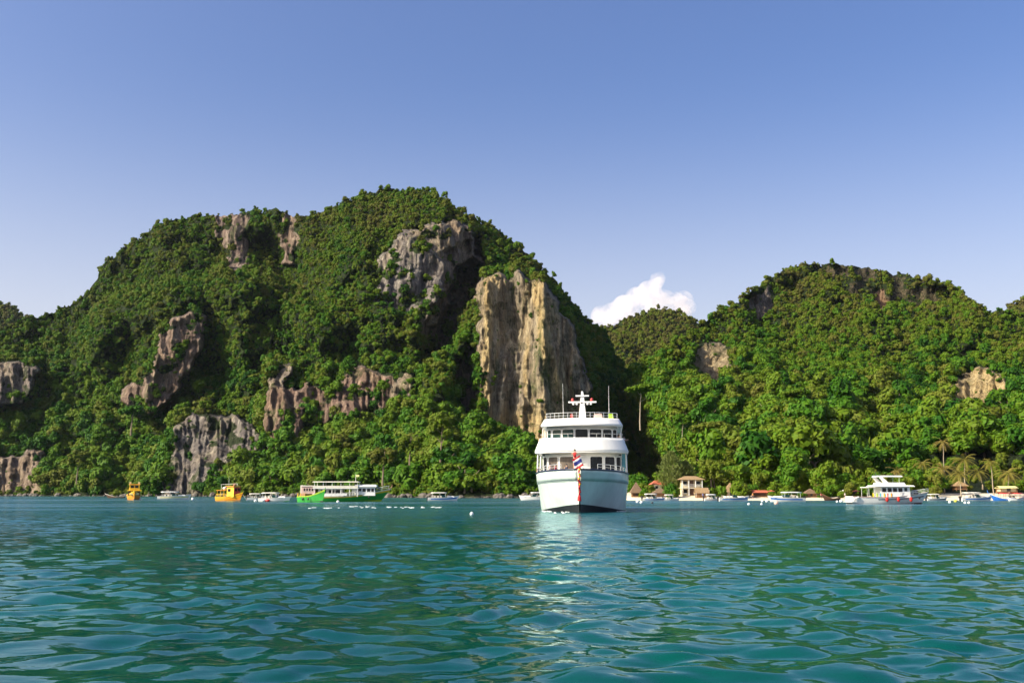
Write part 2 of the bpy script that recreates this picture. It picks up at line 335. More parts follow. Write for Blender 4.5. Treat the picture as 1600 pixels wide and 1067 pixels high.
def terrain(name, x0, x1, dx, NV, ridge, depth_fn, cliffs, back=260):
    """one hill: columns fan out along its width, rows climb from the water to the ridge and go down the back"""
    cols = np.arange(x0, x1 + .1, dx); v = np.linspace(0, 1, NV)
    rid = interp(cols, ridge) + 5 * noise(cols / 14, cols * 0 + 3.3, 5) + 3 * noise(cols / 5, cols * 0 + 1.3, 6)
    foot = np.full(cols.shape, 786.0)
    PX = np.repeat(cols[None, :], NV, 0); PY = foot[None, :] + (rid - foot)[None, :] * v[:, None]; H = np.repeat(v[:, None], len(cols), 1)
    Y, base = depth_fn(PX, PY, H)
    rock = np.zeros_like(Y); face = np.zeros_like(Y); och = np.zeros_like(Y); red = np.zeros_like(Y)
    jag = 11 * fbm(PX / 40, PY / 34, 5, 21)
    for c in cliffs:
        cy = sum(q[1] for q in c['poly']) / len(c['poly'])
        sd = poly_sd(PX, PY, [(a, b + 11 if b > cy and not c.get('add') else b) for a, b in c['poly']]) + (jag - 3) * c.get('jag', 1)
        k = 1 - sstep(-5, 4, sd)
        Yc = c['depth'](PX, PY) if callable(c['depth']) else .75 * (c['depth'] + 14) + .25 * (Y + 16) + (c['mid'] - PY) * c.get('lean', .12) * .7
        if c.get('add'): Y = Y + k * c['add']
        else: Y = Y * (1 - k) + Yc * k
        if c.get('rock', 1): face = np.maximum(face, k)
        if c.get('rock', 1): rock = np.maximum(rock, k * c.get('rock', 1) * (1 - c.get('bush', .8) * sstep(.10, .36, fbm(PX / 26, PY / 20, 4, 24 + len(c['poly'])))))
        red = np.maximum(red, k * c.get('red', 0)); och = np.maximum(och, k * (c['ochre'](PX, PY) if callable(c.get('ochre')) else c.get('ochre', .3)))
    wx_ = PX + 5 * fbm(PX / 30, PY / 40, 3, 37)
    fl = (np.abs(noise(wx_ / 26, PY / 240, 31)) * 8 + np.abs(noise(wx_ / 10, PY / 110, 33)) * 5 + np.abs(noise(wx_ / 5, PY / 48, 35)) * 3 + fbm(PX / 14, PY / 70, 4, 36) * 3.0 + fbm(PX / 40, PY / 9, 3, 39) * .9 + noise(PX / 60, PY / 110, 38) * 5)
    Y = Y + face * fl
    wet = sstep(772 - 2.5, 776, PY + 2.0 * noise(PX / 9, PY / 30, 41)); rock = np.maximum(rock, wet * .5 * (1 if name == 'mountain' else 0))
    X, YY, Z = at(PX, PY, Y)
    P = np.stack([X, YY, Z], -1)
    rows = [P]; 
    for t in (.04, .12, .28, .55, 1.0):
        q = P[-1].copy(); q[:, 1] += back * t; q[:, 0] += q[:, 0] / P[-1][:, 1] * back * t; q[:, 2] = P[-1][:, 2] * (1 - t ** 1.5) - 3 * t; rows.append(q[None])
    G = np.concatenate(rows, 0); nr, nc = G.shape[:2]; ex = nr - NV
    pad = lambda A: np.concatenate([A, np.zeros((ex, nc))], 0)
    i = np.arange(nr - 1)[:, None] * nc + np.arange(nc - 1)[None, :]
    Fq = np.stack([i, i + 1, i + nc + 1, i + nc], -1).reshape(-1, 4)
    me = bpy.data.meshes.new(name); me.vertices.add(nr * nc); me.vertices.foreach_set('co', G.ravel())
    me.loops.add(Fq.size); me.loops.foreach_set('vertex_index', Fq.ravel().astype(np.int32))
    me.polygons.add(len(Fq)); me.polygons.foreach_set('loop_start', np.arange(0, Fq.size, 4, dtype=np.int32)); me.polygons.foreach_set('loop_total', np.full(len(Fq), 4, np.int32))
    me.polygons.foreach_set('use_smooth', np.ones(len(Fq), bool))
    for nm, A in (('rock', rock), ('ochre', och), ('redness', red)):
        at_ = me.attributes.new(nm, 'FLOAT', 'POINT'); at_.data.foreach_set('value', pad(A).ravel().astype(np.float32))
    me.update(); me.validate(); me.materials.append(ROCK)
    o = bpy.data.objects.new(name, me); COL.objects.link(o); tag(o, kind='structure')
    return dict(P=P, rock=rock, PX=PX, PY=PY, name=name)

# main massif -------------------------------------------------------
RA = [(-90, 545), (-40, 528), (0, 518), (40, 500), (95, 482), (130, 464), (148, 440), (172, 404), (212, 374), (258, 347), (300, 338), (350, 337), (400, 331), (430, 328),
      (470, 340), (500, 332), (530, 321), (560, 306), (590, 297), (640, 296), (680, 302), (700, 318), (740, 341), (770, 356), (800, 376), (830, 402), (855, 430),
      (880, 452), (900, 480), (920, 503), (945, 526), (965, 562), (985, 606), (1010, 658), (1035, 720), (1060, 775)]
SA = [(-90, 790), (0, 760), (100, 740), (200, 700), (300, 640), (400, 580), (500, 520), (600, 470), (700, 430), (800, 410), (840, 420), (880, 480), (920, 560), (960, 640), (1000, 700), (1060, 760)]
TA = [(-90, 960), (0, 960), (150, 1000), (300, 1000), (450, 980), (600, 960), (700, 930), (800, 900), (870, 890), (920, 910), (960, 950), (1000, 1000), (1060, 1060)]
PH = [(0, 0), (.02, .005), (.12, .20), (.25, .36), (.33, .43), (.46, .50), (.58, .56), (.7, .66), (.85, .80), (.95, .92), (1, 1)]
def depthA(PX, PY, H):
    h2 = np.clip(H + .05 * noise(PX / 150, PY / 200, 51), 0, 1)
    S = interp(PX, SA); T = interp(PX, TA); Y = S + (T - S) * interp(h2, PH)
    env = sstep(0, .12, H) * (1 - .5 * sstep(.85, 1, H))
    n = 28 * noise(PX / 130, PY / 190, 52) + 24 * noise(PX / 58, PY / 78, 53) + 15 * fbm(PX / 28, PY / 32, 3, 54)
    Y = Y + n * env
    # long spurs and the hollow between the left shoulder and the summit
    def bump(cx, cy, sx, sy, a, rot=0):
        dx, dy = PX - cx, PY - cy; c, s_ = math.cos(rot), math.sin(rot); u, q = dx * c + dy * s_, -dx * s_ + dy * c
        return a * np.exp(-(u / sx) ** 2 - (q / sy) ** 2)
    Y = Y + bump(340, 480, 100, 95, -28) + bump(450, 450, 45, 70, 30) + bump(560, 470, 60, 130, -50) + bump(395, 385, 90, 26, 25)
    Y = Y + bump(150, 600, 60, 120, -35)  + bump(640, 360, 60, 60, -25)  + bump(700, 690, 60, 60, -15)
    # the left shoulder is a steep escarpment standing behind a lush bench
    line = interp(PX, [(-90, 560), (60, 540), (130, 500), (180, 462), (250, 446), (300, 440), (340, 426), (380, 424), (420, 436), (460, 462), (500, 492), (540, 480), (600, 430)]) + 8 * noise(PX / 26, PX * 0, 55)
    win = sstep(100, 170, PX) * sstep(560, 480, PX); d = PY - line
    Y = Y + win * (70 * sstep(10, -8, d) - 60 * sstep(0, -90, d) - 45 * np.exp(-((d - 30) / 38) ** 2))
    line2 = interp(PX, [(-90, 690), (100, 650), (200, 655), (300, 600), (420, 585), (560, 560), (640, 580), (720, 600)]); d2 = PY - line2
    Y = Y + sstep(720, 640, PX) * (14 * sstep(8, -8, d2) - 14 * sstep(0, -80, d2))
    return Y, None
def gold(px, py):
    s1 = np.exp(-((px - (848 + (py - 500) * .16 + 7 * noise(py / 40, px * 0, 61))) / 13) ** 2)
    s2 = np.exp(-((px - (762 + 4 * noise(py / 30, px * 0 + 4, 62))) / 9) ** 2) * .9
    s3 = np.maximum(sstep(590, 670, py) * .95, .40 + .35 * np.clip(noise(px / 30, py / 60, 64), 0, 1))
    s4 = np.exp(-((px - (822 + 6 * noise(py / 50, px * 0 + 9, 63))) / 7) ** 2) * sstep(480, 540, py) * .8
    return np.clip(np.maximum.reduce([s1, s2, s3, s4]), 0, 1)
def butt(px, py):
    Y = 650 + (560 - py) * .16
    return Y + np.abs(px - 835) * .05 + np.clip(px - 862, 0, 99) * .18 - 10 * np.exp(-((px - 848) / 11) ** 2) - 8 * np.exp(-((px - 760) / 9) ** 2) + 9 * np.exp(-((px - 800) / 18) ** 2)
cliffsA = [
    dict(poly=[(640, 360), (705, 342), (745, 372), (752, 428), (735, 480), (700, 560), (655, 560), (660, 520), (690, 470), (700, 410)], depth=0, add=45, rock=0, mid=0),
    dict(poly=[(702, 392), (748, 372), (754, 440), (732, 470), (716, 505), (696, 560), (660, 566), (672, 530), (694, 470)], depth=0, add=85, rock=.75, mid=0, ochre=0, red=.25),
    dict(poly=[(598, 402), (640, 362), (690, 346), (716, 360), (716, 396), (700, 450), (690, 492), (668, 545), (655, 535), (652, 488), (620, 470), (588, 455)], depth=735, mid=450, lean=.2, ochre=.1, red=.1),
    dict(poly=[(700, 345), (738, 360), (748, 395), (720, 400)], depth=800, mid=372, lean=.2, ochre=0, red=.3),
    dict(poly=[(700, 560), (750, 540), (750, 640), (735, 660), (712, 640)], depth=690, mid=600, lean=.2, ochre=.1, red=.2, rock=.7),
    dict(poly=[(747, 452), (756, 430), (766, 437), (779, 423), (794, 436), (810, 425), (824, 441), (842, 436), (856, 456), (872, 462), (892, 505), (914, 560), (924, 592), (914, 628), (896, 665), (884, 724), (840, 728), (808, 704), (775, 665), (755, 640), (748, 560)], depth=butt, ochre=gold, jag=.75, bush=.5),
    dict(poly=[(258, 500), (300, 488), (326, 508), (312, 546), (280, 590), (252, 632), (205, 637), (190, 612), (228, 572), (246, 532)], depth=735, mid=560, lean=.25, red=.55, ochre=.2),
    dict(poly=[(335, 338), (385, 340), (392, 402), (362, 412), (345, 380)], depth=950, mid=370, lean=.3, red=.5, ochre=0, rock=.75),
    dict(poly=[(440, 345), (462, 348), (460, 400), (444, 396)], depth=930, mid=370, lean=.3, red=.5, ochre=.2),
    dict(poly=[(412, 605), (470, 600), (530, 592), (570, 570), (612, 588), (602, 640), (560, 652), (520, 640), (470, 668), (432, 690), (412, 660)], depth=640, mid=640, lean=.15, red=.7, ochre=.15, bush=.7),
    dict(poly=[(606, 580), (640, 578), (640, 606), (612, 618)], depth=640, mid=600, lean=.15, red=.1, ochre=.4),
    dict(poly=[(280, 660), (300, 642), (395, 660), (420, 690), (360, 720), (300, 776), (252, 776), (252, 730), (274, 700)], depth=640, mid=715, lean=.3, red=.1, ochre=.1, rock=.9, bush=.6),
    dict(poly=[(-90, 715), (0, 712), (66, 705), (58, 780), (-90, 786)], depth=765, mid=745, lean=.2, red=.35, ochre=.25, bush=.4),
    dict(poly=[(-90, 575), (20, 572), (60, 580), (40, 622), (-90, 630)], depth=812, mid=600, lean=.3, red=.2, ochre=.1, rock=.8, bush=.5),
    dict(poly=[(425, 560), (455, 575), (440, 640), (424, 700), (412, 640)], depth=645, mid=640, lean=.15, red=.1, ochre=.3, rock=.7),
]
TA_ = terrain('mountain', -90, 1060, 2.2, 300, RA, depthA, cliffsA)

# eastern hill -------------------------------------------------------
RB = [(930, 620), (985, 592), (1020, 560), (1060, 532), (1085, 520), (1100, 502), (1150, 474), (1200, 436), (1240, 415), (1290, 411), (1340, 417), (1400, 427), (1440, 436), (1470, 441), (1500, 454), (1520, 474), (1545, 487), (1580, 490), (1620, 486), (1690, 480)]
def depthB(PX, PY, H):
    prof = [(402, 960), (440, 900), (470, 850), (520, 770), (560, 690), (600, 600), (650, 515), (700, 430), (740, 360), (760, 322), (772, 308), (790, 300)]
    Y = np.interp(PY, [p[0] for p in prof], [p[1] for p in prof])
    env = sstep(775, 725, PY)
    def bump(cx, cy, sx, sy, a):
        return a * np.exp(-((PX - cx) / sx) ** 2 - ((PY - cy) / sy) ** 2)
    Y = Y + env * (34 * noise(PX / 130, PY / 150, 71) + 30 * noise(PX / 58, PY / 62, 72) + 15 * fbm(PX / 28, PY / 28, 3, 73))
    Y = Y + env * (bump(1250, 712, 80, 55, -55) + bump(1378, 712, 42, 45, 85) + bump(1165, 690, 26, 45, 40) + bump(1100, 660, 50, 60, -15) + bump(1490, 690, 70, 60, -15) + bump(1330, 560, 40, 40, -25) + bump(1440, 545, 50, 30, -25) + bump(1280, 640, 40, 40, 20))
    Y = Y + sstep(70, -30, PX - (958 + (PY - 540) * .40)) * (860 - Y).clip(0) * sstep(500, 560, PY)
    return Y, None
cliffsB = [
    dict(poly=[(1086, 542), (1100, 530), (1120, 538), (1140, 556), (1148, 590), (1130, 586), (1122, 632), (1108, 626), (1102, 596), (1084, 582)], depth=705, mid=575, lean=.25, ochre=.5, bush=.45, jag=.8),
    dict(poly=[(1480, 602), (1502, 590), (1530, 576), (1564, 582), (1578, 612), (1556, 648), (1510, 656), (1488, 646)], depth=568, mid=612, lean=.2, ochre=.85, bush=.35, jag=.8),
    dict(poly=[(1372, 452), (1384, 455), (1384, 470), (1374, 466)], depth=880, mid=460, lean=.3, ochre=.7),
    dict(poly=[(1285, 413), (1400, 423), (1450, 438), (1480, 452), (1440, 472), (1380, 464), (1320, 448), (1290, 434)], depth=905, mid=440, lean=.35, red=.8, ochre=0, rock=.42, bush=1.0),
    dict(poly=[(1170, 470), (1200, 452), (1210, 480), (1180, 492)], depth=870, mid=470, lean=.3, red=.3, ochre=0, rock=.55),
]
TB_ = terrain('hill', 930, 1690, 2.6, 230, RB, depthB, cliffsB)

def plainhill(name, x0, x1, ridge, Y0, Y1, dx=4, nv=70, foot=640):
    def df(PX, PY, H):
        return Y0 + (Y1 - Y0) * H + 20 * noise(PX / 40, PY / 50, 81) + 8 * noise(PX / 16, PY / 20, 82), None
    return terrain(name, x0, x1, dx, nv, ridge, df, [])
TC_ = plainhill('hill', 900, 1150, [(900, 545), (945, 515), (980, 497), (1020, 486), (1050, 486), (1087, 502), (1120, 530), (1150, 560)], 1250, 1550)
TD_ = plainhill('hill', -110, 75, [(-110, 480), (-30, 472), (0, 473), (20, 482), (45, 500), (75, 530)], 1500, 1800)
TE_ = plainhill('hill', 1560, 1720, [(1560, 510), (1585, 474), (1605, 464), (1660, 450), (1720, 460)], 1250, 1500)

# ------------------------------------------------------------------ trees
def crown_mesh(name, seed, lumps=13, leaves=46, flat=.72, spread=.36, lr=(.17, .27), lsz=(.05, .10)):
    """unit crown (about 1 across, base at z=0): leaf sprays over uneven boughs with gaps between them"""
    r = np.random.default_rng(seed); C = []
    for k in range(lumps):
        a = r.random() * 6.283; q = spread * math.sqrt(r.random()); z = (.5 + (r.random() - .45) * .62) * flat
        q *= 1 - .35 * max(0, z / flat - .6)
        C.append((q * math.cos(a), q * math.sin(a), z, lr[0] + (lr[1] - lr[0]) * r.random()))
    vs = []; fs = []
    for (x, y, z, rad) in C:
        nb = 8; b = len(vs)                                   # rough bough core
        core = MB().sphere((x, y, z), rad * .78, 7, 5, (1, 1, .8))
        vs += [tuple(np.array(v) + r.normal(0, rad * .10, 3)) for v in core.v]; fs += [tuple(i + b for i in f) for f in core.f]
        for k in range(leaves):
            d = r.normal(0, 1, 3); d[2] = d[2] * .8 + .25; d /= np.linalg.norm(d)
            p = np.array((x, y, z)) + d * rad * (.86 + .3 * r.random()) * np.array((1, 1, .85))
            if any((p[0] - c[0]) ** 2 + (p[1] - c[1]) ** 2 + (p[2] - c[2]) ** 2 < (c[3] * .8) ** 2 for c in C): continue
            nrm = d * .9 + np.array((0, 0, .30)) + r.normal(0, .26, 3); nrm /= np.linalg.norm(nrm)
            t = np.cross(nrm, r.normal(0, 1, 3)); t /= np.linalg.norm(t); u = np.cross(nrm, t)
            s = lsz[0] + (lsz[1] - lsz[0]) * r.random(); b = len(vs)
            vs += [tuple(p - t * s), tuple(p + u * s * .55 - nrm * s * .15), tuple(p + t * s - nrm * s * .25), tuple(p - u * s * .55 - nrm * s * .15)]
            fs.append((b, b + 1, b + 2, b + 3))
    me = bpy.data.meshes.new(name); me.from_pydata(vs, [], fs); me.materials.append(LEAF); me.update(); return me
def trunk_mesh(name, seed, h=1.0, r0=.035, m=BARK, limbs=4):
    r = random.Random(seed); b = MB()
    pts = [(0, 0, -.35)]; x = y = 0
    for k in range(1, 6): x += r.uniform(-.02, .02); y += r.uniform(-.02, .02); pts.append((x, y, -.35 + k * (h + .35) / 5))
    b.tube(pts, [r0 * (1.25 - .17 * k) for k in range(6)], 6)
    for k in range(limbs):
        a = k * 6.283 / limbs + r.random(); p = Vector(pts[3]).lerp(Vector(pts[5]), r.random() * .8)
        q = p + Vector((math.cos(a) * .28, math.sin(a) * .28, .22)); mid = p.lerp(q, .5) + Vector((0, 0, -.03))
        b.tube([p, mid, q], [r0 * .5, r0 * .35, r0 * .18], 5)
    me = bpy.data.meshes.new(name); me.from_pydata(b.v, [], b.f); me.materials.append(m); me.update(); return me
NVAR = 12
KINDS = [dict(lumps=11, flat=.72), dict(lumps=8, flat=.8, spread=.34), dict(lumps=13, flat=.62, spread=.4), dict(lumps=10, flat=.9, spread=.3), dict(lumps=7, flat=.6, spread=.38), dict(lumps=11, flat=1.0, spread=.3),
         dict(lumps=14, flat=.7, spread=.42), dict(lumps=9, flat=.55, spread=.42), dict(lumps=15, flat=.40, spread=.46, lr=(.11, .18)), dict(lumps=13, flat=1.05, spread=.3, lr=(.14, .24)),
         dict(lumps=30, flat=.85, spread=.40, lr=(.09, .16), leaves=34, lsz=(.03, .06)), dict(lumps=9, flat=.8, spread=.46, lr=(.10, .19), leaves=46)]
CROWNS = [crown_mesh('crown', 100 + k, **{**dict(lr=(.17, .30), leaves=60), **KINDS[k]}) for k in range(NVAR)]
TRUNKS = [trunk_mesh('trunk', 200 + k, .55) for k in range(4)]

def scatter(T, spacing, size, tint, seed, rockmax=.35, zmin=1.0, filt=None):
    """tree spots over a hill's surface, thinned so that neighbours keep their distance"""
    r = np.random.default_rng(seed); P = T['P']; A = P[:-1, :-1]; B = P[:-1, 1:]; C = P[1:, :-1]
    area = np.linalg.norm(np.cross(B - A, C - A), axis=-1); nr, nc = area.shape
    area = np.minimum(area, np.percentile(area, 97))
    n = int(area.sum() / spacing ** 2 * 2.6)
    idx = r.choice(area.size, n, p=(area / area.sum()).ravel()); i, j = idx // nc, idx % nc
    u, v = r.random(n), r.random(n)
    p = A[i, j] + u[:, None] * (B[i, j] - A[i, j]) + v[:, None] * (C[i, j] - A[i, j])
    rk = T['rock'][i, j]; px = T['PX'][i, j]; py = T['PY'][i, j]
    out = []; cell = {}
    for k in range(n):
        x, y, z = p[k]
        if z < zmin: continue
        if rk[k] > rockmax and r.random() > .035: continue
        if filt and not filt(px[k], py[k]): continue
        s = size(px[k], py[k], r)
        if rk[k] > rockmax: s *= .42
        d = spacing * .62 * (s / 8.0 if s < 8 else 1)
        key = (int(x // spacing), int(y // spacing), int(z // spacing)); bad = False
        for a in (-1, 0, 1):
            for b in (-1, 0, 1):
                for c in (-1, 0, 1):
                    for q in cell.get((key[0] + a, key[1] + b, key[2] + c), ()):
                        if (q[0] - x) ** 2 + (q[1] - y) ** 2 + (q[2] - z) ** 2 < d * d: bad = True; break
                    if bad: break
                if bad: break
            if bad: break
        if bad: continue
        cell.setdefault(key, []).append((x, y, z)); out.append((x, y, z, s, tint(px[k], py[k], r), px[k], py[k]))
    return out
def patchy(px, py, seed, lam=60): return float(noise(np.array([px / lam]), np.array([py / lam]), seed)[0])
def sizeA(px, py, r):
    low = max(0, min(1, (py - 520) / 200))
    return (4.2 + 5.0 * low) * (.45 + 1.45 * r.random() ** 2.6)
def tintA(px, py, r):
    up = max(0, min(1, (560 - py) / 200))
    return -.02 + .20 * up + .26 * patchy(px, py, 91) + .26 * (r.random() - .4)
def sizeB(px, py, r):
    low = max(0, min(1, (py - 540) / 120))
    return (4.0 + 4.8 * low) * (.45 + 1.45 * r.random() ** 2.6)
def tintB(px, py, r):
    up = max(0, min(1, (580 - py) / 130))
    return -.02 + .32 * up + .24 * patchy(px, py, 92) + .26 * (r.random() - .4)
spots = []
spots += scatter(TA_, 4.7, sizeA, tintA, 1, zmin=.5, filt=lambda px, py: not (py > 770 and 255 < px < 320))
spots += scatter(TB_, 5.0, sizeB, tintB, 2, zmin=6.0, filt=lambda px, py: not (px > 1425 and py > 712))
spots += scatter(TC_, 5.6, lambda px, py, r: 7.5 * (.6 + .7 * r.random()), lambda px, py, r: .35 + .2 * r.random(), 3)
spots += scatter(TD_, 6.5, lambda px, py, r: 10 * (.6 + .7 * r.random()), lambda px, py, r: .3 + .2 * r.random(), 4)
spots += scatter(TE_, 6.5, lambda px, py, r: 10 * (.6 + .7 * r.random()), lambda px, py, r: .45 + .2 * r.random(), 6)
# a belt of leafy trees right behind the beach
r_ = np.random.default_rng(77)
for k in range(150):
    px = 986 + 640 * r_.random(); Y = 296 + 22 * r_.random(); py = 765 - 3 * r_.random()
    if px > 1470 or any(a < px < b for a, b in ((1012, 1046), (1056, 1108), (1126, 1156), (1250, 1280))) and Y < 306: continue
    x, y, z = at(px, py, Y); spots.append((x, y, z, 4.6 + 4.0 * r_.random(), .02 + .14 * r_.random(), px, py))
# bushes between and beside the beach huts
for k in range(90):
    px = 984 + 490 * r_.random(); Y = 281 + 12 * r_.random()
    if any(a < px < b for a, b in ((1016, 1040), (1062, 1100), (1134, 1150), (1178, 1196), (1259, 1274))): continue
    x, y, z = at(px, 770, Y); spots.append((float(x), Y, .3 + (Y - 279) * .05, 2.4 + 2.4 * r_.random(), .02 + .2 * r_.random(), px, 770))
# low shrubs at the rocky waterline of the massif and on the bank among the palms
for k in range(420):
    px = -30 + 870 * r_.random(); Y = float(interp(np.array([px]), SA)[0]) + 14 * r_.random() + 6; py = HOR + (EYE - .2 - .10 * (Y % 9)) * F / Y
    if 248 < px < 322: continue
    x, y, z = at(px, py, Y); spots.append((float(x), Y, float(z) - .3, 2.6 + 3.6 * r_.random(), .02 + .2 * r_.random(), px, py))
for k in range(120):
    px = 1425 + 200 * r_.random(); py = 715 + 52 * r_.random() ** .6; Y = float(np.interp(py, [700, 740, 760, 772], [425, 352, 318, 302])); x, y, z = at(px, py, Y)
    if 1490 < px < 1545 and py > 738 and r_.random() < .7: continue
    spots.append((float(x), Y, float(z) - .3, 2.0 + 2.6 * r_.random(), .05 + .3 * r_.random(), px, py))

# the largest in the picture become trees of their own, the rest one forest
order = sorted(range(len(spots)), key=lambda k: -spots[k][3] / spots[k][1] * (1 if -5 < spots[k][5] < 1605 and not 835 < spots[k][5] < 985 else .1))
own = set(order[:250])
ZONES = [(0, 100, 'left edge of the bay'), (100, 190, 'dark red longtail'), (190, 240, 'bow on orange boat'), (240, 330, 'pale yellow speedboat'), (330, 385, 'orange tour boat'), (385, 465, 'white and green speedboat'),
         (465, 540, 'stern of the double deck boat'), (540, 640, 'bow of the double deck boat'), (640, 730, 'white and blue speedboat'), (730, 845, 'left side of the big ferry'), (845, 1020, 'right side of the big ferry'), (1020, 1060, 'thatched pavilion'),
         (1060, 1110, 'two storey guesthouse'), (1110, 1165, 'tall thatched hut'), (1165, 1205, 'red roofed beach bar'), (1205, 1255, 'blue striped speedboat'), (1255, 1320, 'beached dark longtail'), (1320, 1390, 'motor yacht stern'),
         (1390, 1455, 'motor yacht bow'), (1455, 1520, 'left palms'), (1520, 1700, 'right end palms')]
SHAPES = ['rounded', 'lumpy', 'broad', 'tall rounded', 'clumpy', 'tall domed', 'wide spreading', 'low spreading', 'flat topped', 'upright bushy', 'finely textured', 'loose crowned']
protos = []
def jungle_tree(x, y, z, s, tint, px, py, k):
    where = next((l for a, b, l in ZONES if a <= px < b), ZONES[0][2]); v = k % NVAR
    row = 'at ground level behind' if py > 756 else 'low on slope behind' if py > 722 else 'halfway up above' if py > 680 else 'high up above'
    lab = f'{"large" if s > 11 else "smaller"} {SHAPES[v]} green tree {row} the {where}'
    o = empty('jungle_tree', (x, y, z), RNG.random() * 6.283, lab, 'tree', 'jungle trees behind the ' + where); o.scale = (s, s, s * (.9 + .35 * RNG.random()))
    t = bpy.data.objects.new('trunk', TRUNKS[k % 4]); COL.objects.link(t); t.parent = o
    c = bpy.data.objects.new('crown', CROWNS[v]); COL.objects.link(c); c.parent = o; c.location = (0, 0, .12); c['tint'] = float(tint)
    if k < NVAR: protos.append(c)
for k, i in enumerate(order[:250]): jungle_tree(*spots[i][:7], k)

def build_forest():
    rest = [spots[i] for i in range(len(spots)) if i not in own]; n = len(rest); A = np.array([q[:5] for q in rest]); r = np.random.default_rng(9)
    me = bpy.data.meshes.new('forest'); me.vertices.add(n); co = A[:, :3].copy(); co[:, 2] += A[:, 3] * (-.14 + .42 * r.random(n) ** 3) * np.where(A[:, 1] > 1200, .3, 1); me.vertices.foreach_set('co', co.ravel())
    sc = np.stack([A[:, 3], A[:, 3], A[:, 3] * (.85 + .4 * r.random(n))], 1)
    rot = np.stack([r.normal(0, .12, n), r.normal(0, .12, n), r.random(n) * 6.283], 1)
    for nm, ty, key, val in (('scl', 'FLOAT_VECTOR', 'vector', sc), ('rot', 'FLOAT_VECTOR', 'vector', rot), ('tint', 'FLOAT', 'value', A[:, 4]), ('kindno', 'INT', 'value', r.integers(0, NVAR, n))):
        a = me.attributes.new(nm, ty, 'POINT'); a.data.foreach_set(key, val.ravel().astype(np.int32 if ty == 'INT' else np.float32))
    o = bpy.data.objects.new('forest', me); COL.objects.link(o); tag(o, 'dense tropical jungle covering the limestone hills', 'forest', kind='stuff')
    g = bpy.data.node_groups.new('forest', 'GeometryNodeTree')
    g.interface.new_socket('Geometry', in_out='INPUT', socket_type='NodeSocketGeometry'); g.interface.new_socket('Geometry', in_out='OUTPUT', socket_type='NodeSocketGeometry')
    gi = g.nodes.new('NodeGroupInput'); go = g.nodes.new('NodeGroupOutput'); L = g.links.new
    ip = g.nodes.new('GeometryNodeInstanceOnPoints'); jn = g.nodes.new('GeometryNodeJoinGeometry')
    for c in reversed(protos):
        oi = g.nodes.new('GeometryNodeObjectInfo'); oi.inputs['Object'].default_value = c; oi.inputs['As Instance'].default_value = True; L(oi.outputs['Geometry'], jn.inputs[0])
    def attr(nm, ty):
        a = g.nodes.new('GeometryNodeInputNamedAttribute'); a.data_type = ty; a.inputs['Name'].default_value = nm
        return next(s for s in a.outputs if s.enabled and s.name == 'Attribute')
    e2r = g.nodes.new('FunctionNodeEulerToRotation'); L(attr('rot', 'FLOAT_VECTOR'), e2r.inputs[0])
    L(gi.outputs[0], ip.inputs['Points']); L(jn.outputs[0], ip.inputs['Instance']); ip.inputs['Pick Instance'].default_value = True
    L(attr('kindno', 'INT'), ip.inputs['Instance Index']); L(e2r.outputs[0], ip.inputs['Rotation']); L(attr('scl', 'FLOAT_VECTOR'), ip.inputs['Scale'])
    L(ip.outputs[0], go.inputs[0])
    md = o.modifiers.new('forest', 'NODES'); md.node_group = g
build_forest()

# ------------------------------------------------------------------ beach
def build_beach():
    b = MB(); rows = []
    for Y, z in ((262, -.7), (268, -.25), (271, .02), (274, .18), (279, .45), (286, .75), (294, 1.05), (303, 1.45), (314, 2.1), (326, 2.9)):
        row = []
        for k in range(90):
            x = 29 + (182 - 29) * k / 89
            wob = 2.2 * float(noise(np.array([x / 17]), np.array([.5]), 101)[0]) + .8 * float(noise(np.array([x / 5]), np.array([.5]), 102)[0])
            row.append((x, Y + wob + max(0, 34 - x) * 6, z + .10 * float(noise(np.array([x / 6]), np.array([Y / 4.]), 103)[0])))
        rows.append(row)
    b.grid(rows)
    o = b.build('beach', mat('sand', (.68, .58, .42), .95, var=.22, scale=.8, streak=False), smooth=True); tag(o, kind='structure')
build_beach()

